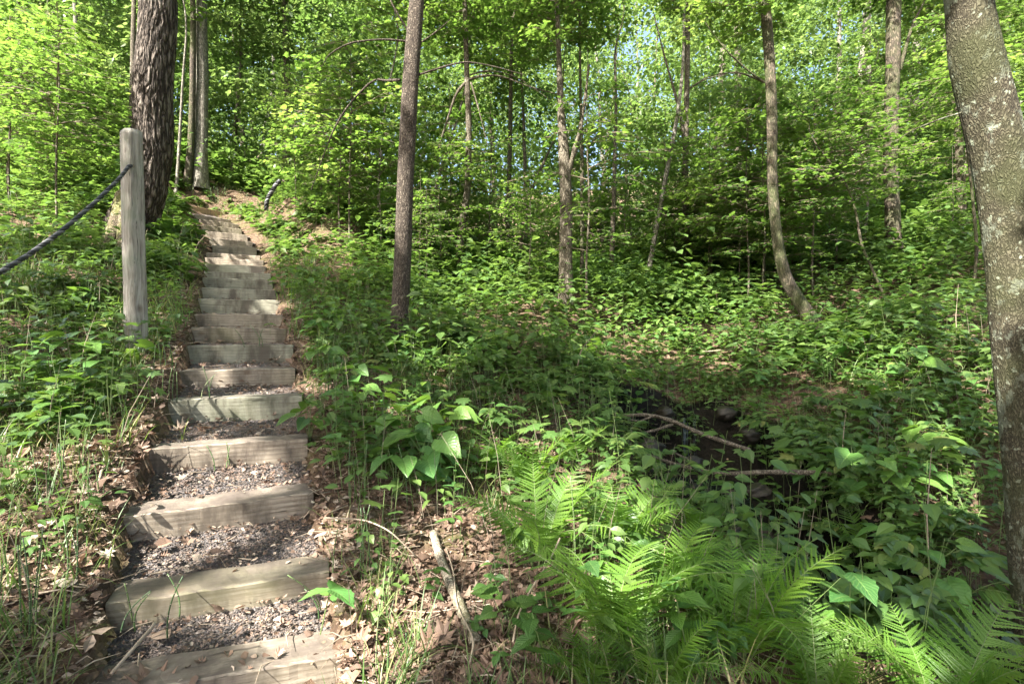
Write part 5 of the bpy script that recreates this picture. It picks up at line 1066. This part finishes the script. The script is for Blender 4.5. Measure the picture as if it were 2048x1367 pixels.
stick([(1285, 905), (1340, 925), (1400, 940), (1460, 948), (1520, 943), (1620, 944), (1700, 950)], .013, .024, 'long bare branch lying lower across the creek', B_darkstick, ds=[4.4, 4.35, 4.3, 4.25, 4.2, 4.2, 4.3], side=[([(1390, 935), (1375, 918), (1350, 905)], 4.3, 4.3)])
stick([(1400, 725), (1450, 722), (1510, 710), (1570, 690)], .01, .012, 'thin branch lying on the slope below the crooked tree', B_stick, lift=.15)
stick([(1540, 680), (1580, 665), (1620, 650)], .008, .01, 'short stick leaning at the foot of the crooked tree', B_stick, lift=.25)
stick([(400, 480), (235, 492)], .01, .012, 'hidden root stick near the furrowed tree', B_stick, lift=.02) if False else None
stick([(195, 503), (225, 492), (252, 480)], .03, .04, 'grey root end emerging at the foot of the furrowed tree', B_stick, lift=.05, name='root_stub', cat='root')
stick([(222, 1370), (262, 1322), (310, 1272)], .006, .007, 'straight dry stick on the gravel left of the lowest step', M_dry, lift=.03)
stick([(200, 905), (212, 930), (196, 985)], .006, .007, 'curled dry stick on the left bank', M_dry, lift=.03)
stick([(650, 1035), (730, 1038), (780, 1060), (830, 1110)], .0045, .003, 'grey arching bramble stem right of the third step', M_dry, name='bramble_stem', ds=[2.6, 2.55, 2.5, 2.5], cat='stem')
stick([(1195, 660), (1160, 700), (1155, 740), (1110, 820)], .004, .01, 'dark crooked shrub stem in the sunny patch', M_twig, name='shrub_stem', ds=[5.9, 5.8, 5.7, 5.6], cat='stem')
# big dead leaf and a scatter of named dead leaves on the chippings
def dead_leaf(px, py, size, v, label, rz, col=.5, tilt=.3, lift=.03):
    q = hit(px, py); st_, z_ = stair_info(np.array([q[0]]), np.array([q[1]])); z = z_[0] + .02 if st_[0] else q[2] + .01
    G = Geo(); tpl = L_dead[v]; G.leaves(tpl, np.zeros((1, 3)), np.array([[math.cos(rz), math.sin(rz), tilt]]), np.array([[.1, -.25, 1]]), size, 0, np.array([col])); o = G.build('dead_leaf', M_litter); o.location = (q[0], q[1], z + lift); tag(o, label, 'leaf')
dead_leaf(330, 1345, .20, 1, 'large curled brown dead leaf at the bottom left of the lowest step', 2.6, .38, lift=.05)
dead_leaf(310, 1245, .09, 3, 'pale fan shaped dead leaf in front of the second step', 1.5, .8)
dead_leaf(345, 850, .11, 1, 'grey brown lobed leaf left of the fifth step', .5, .6)
dead_leaf(195, 1000, .09, 0, 'upright rust coloured leaf on the left bank', 1.2, .25, .9)
dead_leaf(700, 1100, .10, 2, 'rusty lobed leaf right of the second step', 2.0, .3)
dead_leaf(830, 1330, .12, 1, 'large russet dead leaf in the litter at the bottom', .4, .33)
dead_leaf(900, 1320, .12, 2, 'orange brown dead leaf beside the bent grey branch', 2.2, .36)

# ------------------------------------------------------------------ creek: water, fall, rocks
def rock_mesh(seed):
    r = np.random.default_rng(seed); nu, nv = 22, 14; th = np.arange(nu) / nu * 2 * math.pi; ph = np.linspace(.02, math.pi - .02, nv); V = []
    for p_ in ph:
        for t in th:
            d = np.array([math.sin(p_) * math.cos(t), math.sin(p_) * math.sin(t), math.cos(p_)]); k = min(1.12 / max(abs(d @ nrm(np.array([math.cos(q_ * 2.4 + seed), math.sin(q_ * 2.4 + seed), math.sin(q_ * 1.7 + seed * 3)]))) for q_ in range(9)), 1.5) * .85 + .08 * math.sin(3 * d[0] + seed) * math.cos(2.5 * d[1] + seed * 2) + .08 * math.sin(7 * d[2] + 5 * d[0] + seed) + .02 * r.standard_normal()
            V.append(np.sign(d) * np.abs(d) ** .8 * k * [1, .8, .6])
    T = []
    for i in range(nv - 1):
        for j in range(nu): a = i * nu + j; b = i * nu + (j + 1) % nu; T += [(a, a + nu, b), (b, a + nu, b + nu)]
    G = Geo(); G.add(V, T); o = G.build('rock', M_stone, link=False, smooth=True); me = o.data; bpy.data.objects.remove(o); return me
RK = [rock_mesh(k + 1) for k in range(5)]
def creek_at(s):
    i = int(s); f = s - i; return CREEK[i] * (1 - f) + CREEK[i + 1] * f, CREEKZ[i] * (1 - f) + CREEKZ[i + 1] * f
rocks = [(1300, 895, 5.3, .13, 'brown mossy boulder left of the waterfall'), (1388, 925, 5.2, .10, 'dark wet rounded rock under the waterfall'), (1500, 870, 5.6, .12, 'dark rock right of the waterfall'), (1450, 826, 6.0, .12, 'ledge rock above the right side of the waterfall'),
         (1330, 826, 6.0, .11, 'ledge rock above the left side of the waterfall'), (1520, 985, 4.6, .11, 'dark boulder behind the lower creek branch'), (1735, 1330, 2.75, .09, 'brown rounded rock at the bottom of the gully'), (1752, 1290, 2.95, .07, 'grey slab stone behind the brown rock in the gully'), (1228, 868, 4.9, .08, 'leaf covered brown rock on the left bank of the creek'), (1470, 1075, 4.0, .08, 'wet stone in the middle of the creek')]
for k, (px, py, d, s_, lab) in enumerate(rocks):
    o = put('rock', RK[k % 5], P(px, py, d), random.uniform(0, 6), s_); tag(o, lab, 'rock')
for k in range(40):
    c, z = creek_at(random.uniform(1.0, 6.2) if k % 2 else random.uniform(1.0, 3.0)); s_ = random.uniform(.03, .10); a = random.uniform(0, 6); o = put('rock', RK[k % 5], (c[0] + (.26 + .2 * (k % 2 == 0)) * math.cos(a), c[1] + .3 * math.sin(a), z + .02), random.uniform(0, 6), s_)
    tag(o, 'small wet stone in the shaded creek bed', 'rock', 'small stones in the creek bed')
m, nt = mat('creek_water'); p = N(nt, 'ShaderNodeBsdfPrincipled'); p.inputs['Base Color'].default_value = (.012, .018, .016, 1); p.inputs['Roughness'].default_value = .06; ge = N(nt, 'ShaderNodeNewGeometry')
nt.links.new(bump(nt, noise(nt, ge.outputs['Position'], 14, 3), .25, .02), p.inputs['Normal']); finish(nt, p.outputs[0])
G = Geo(); nseg = 60
cl = np.array([creek_at(1.05 + 6.5 * k / (nseg - 1))[0] for k in range(nseg)]); cz = np.array([creek_at(1.05 + 6.5 * k / (nseg - 1))[1] for k in range(nseg)]); tg = nrm(np.gradient(cl, axis=0)); nn_ = np.c_[-tg[:, 1], tg[:, 0]]
V = []
for k in range(nseg):
    for j in range(7): s_ = (j / 6 - .5) * 1.05; V.append((*(cl[k] + nn_[k] * s_), cz[k] + .035))
T = [t for k in range(nseg - 1) for j in range(6) for t in ((k * 7 + j, k * 7 + j + 1, k * 7 + j + 8), (k * 7 + j, k * 7 + j + 8, k * 7 + j + 7))]
G.add(V, T); tag(G.build('water', m, smooth=True), kind='structure')
m2, nt = mat('falling_water'); p = N(nt, 'ShaderNodeBsdfPrincipled'); p.inputs['Base Color'].default_value = (.09, .12, .13, 1); p.inputs['Roughness'].default_value = .1; p.inputs['Transmission Weight'].default_value = .35; finish(nt, p.outputs[0])
G = Geo(); top = P(1372, 838, 5.75); 
for k in range(9):
    x0 = top[0] + (random.random() - .5) * .2 + random.gauss(0, .006); y0 = top[1] - .02 + random.gauss(0, .02); z0 = top[2] + random.gauss(.0, .015); hh_ = z0 - .02; t = np.linspace(0, 1, 9)
    G.tube(np.c_[x0 + .004 * np.sin(t * 9 + k), y0 - .05 * t, z0 - hh_ * t], np.linspace(.0035, .002, 9) * random.uniform(.5, 1.3), 6)
tag(G.build('waterfall', m2, smooth=True), 'thin strands of water dripping over the dark creek ledge', 'waterfall')

# tall seedlings with bare lower stems on the right slope
for (px, py, h, lab) in [(1600, 1100, .75, 'thin bare stem rising from the right bank below the bright seedling'), (1690, 960, .6, 'thin upright stem on the right bank among star leaves'), (1915, 700, .8, 'thin pale stalk on the right slope near the lichen tree'), (1860, 1190, .9, 'thin green stalk left of the lichen tree')]:
    q = hit(px, py); G = Geo(); G.tube([(0, 0, -.02), (-.02, 0, h * .5), (.01, 0, h)], [.005, .004, .002], 6); root = empty('tall_seedling', q); tag(root, lab, 'seedling'); G.build('stem', M_dry, root, smooth=True)
    put('leaves', PM[('lobed', 1)][1], (0, 0, h - .25), random.uniform(0, 6), 1.2, root)
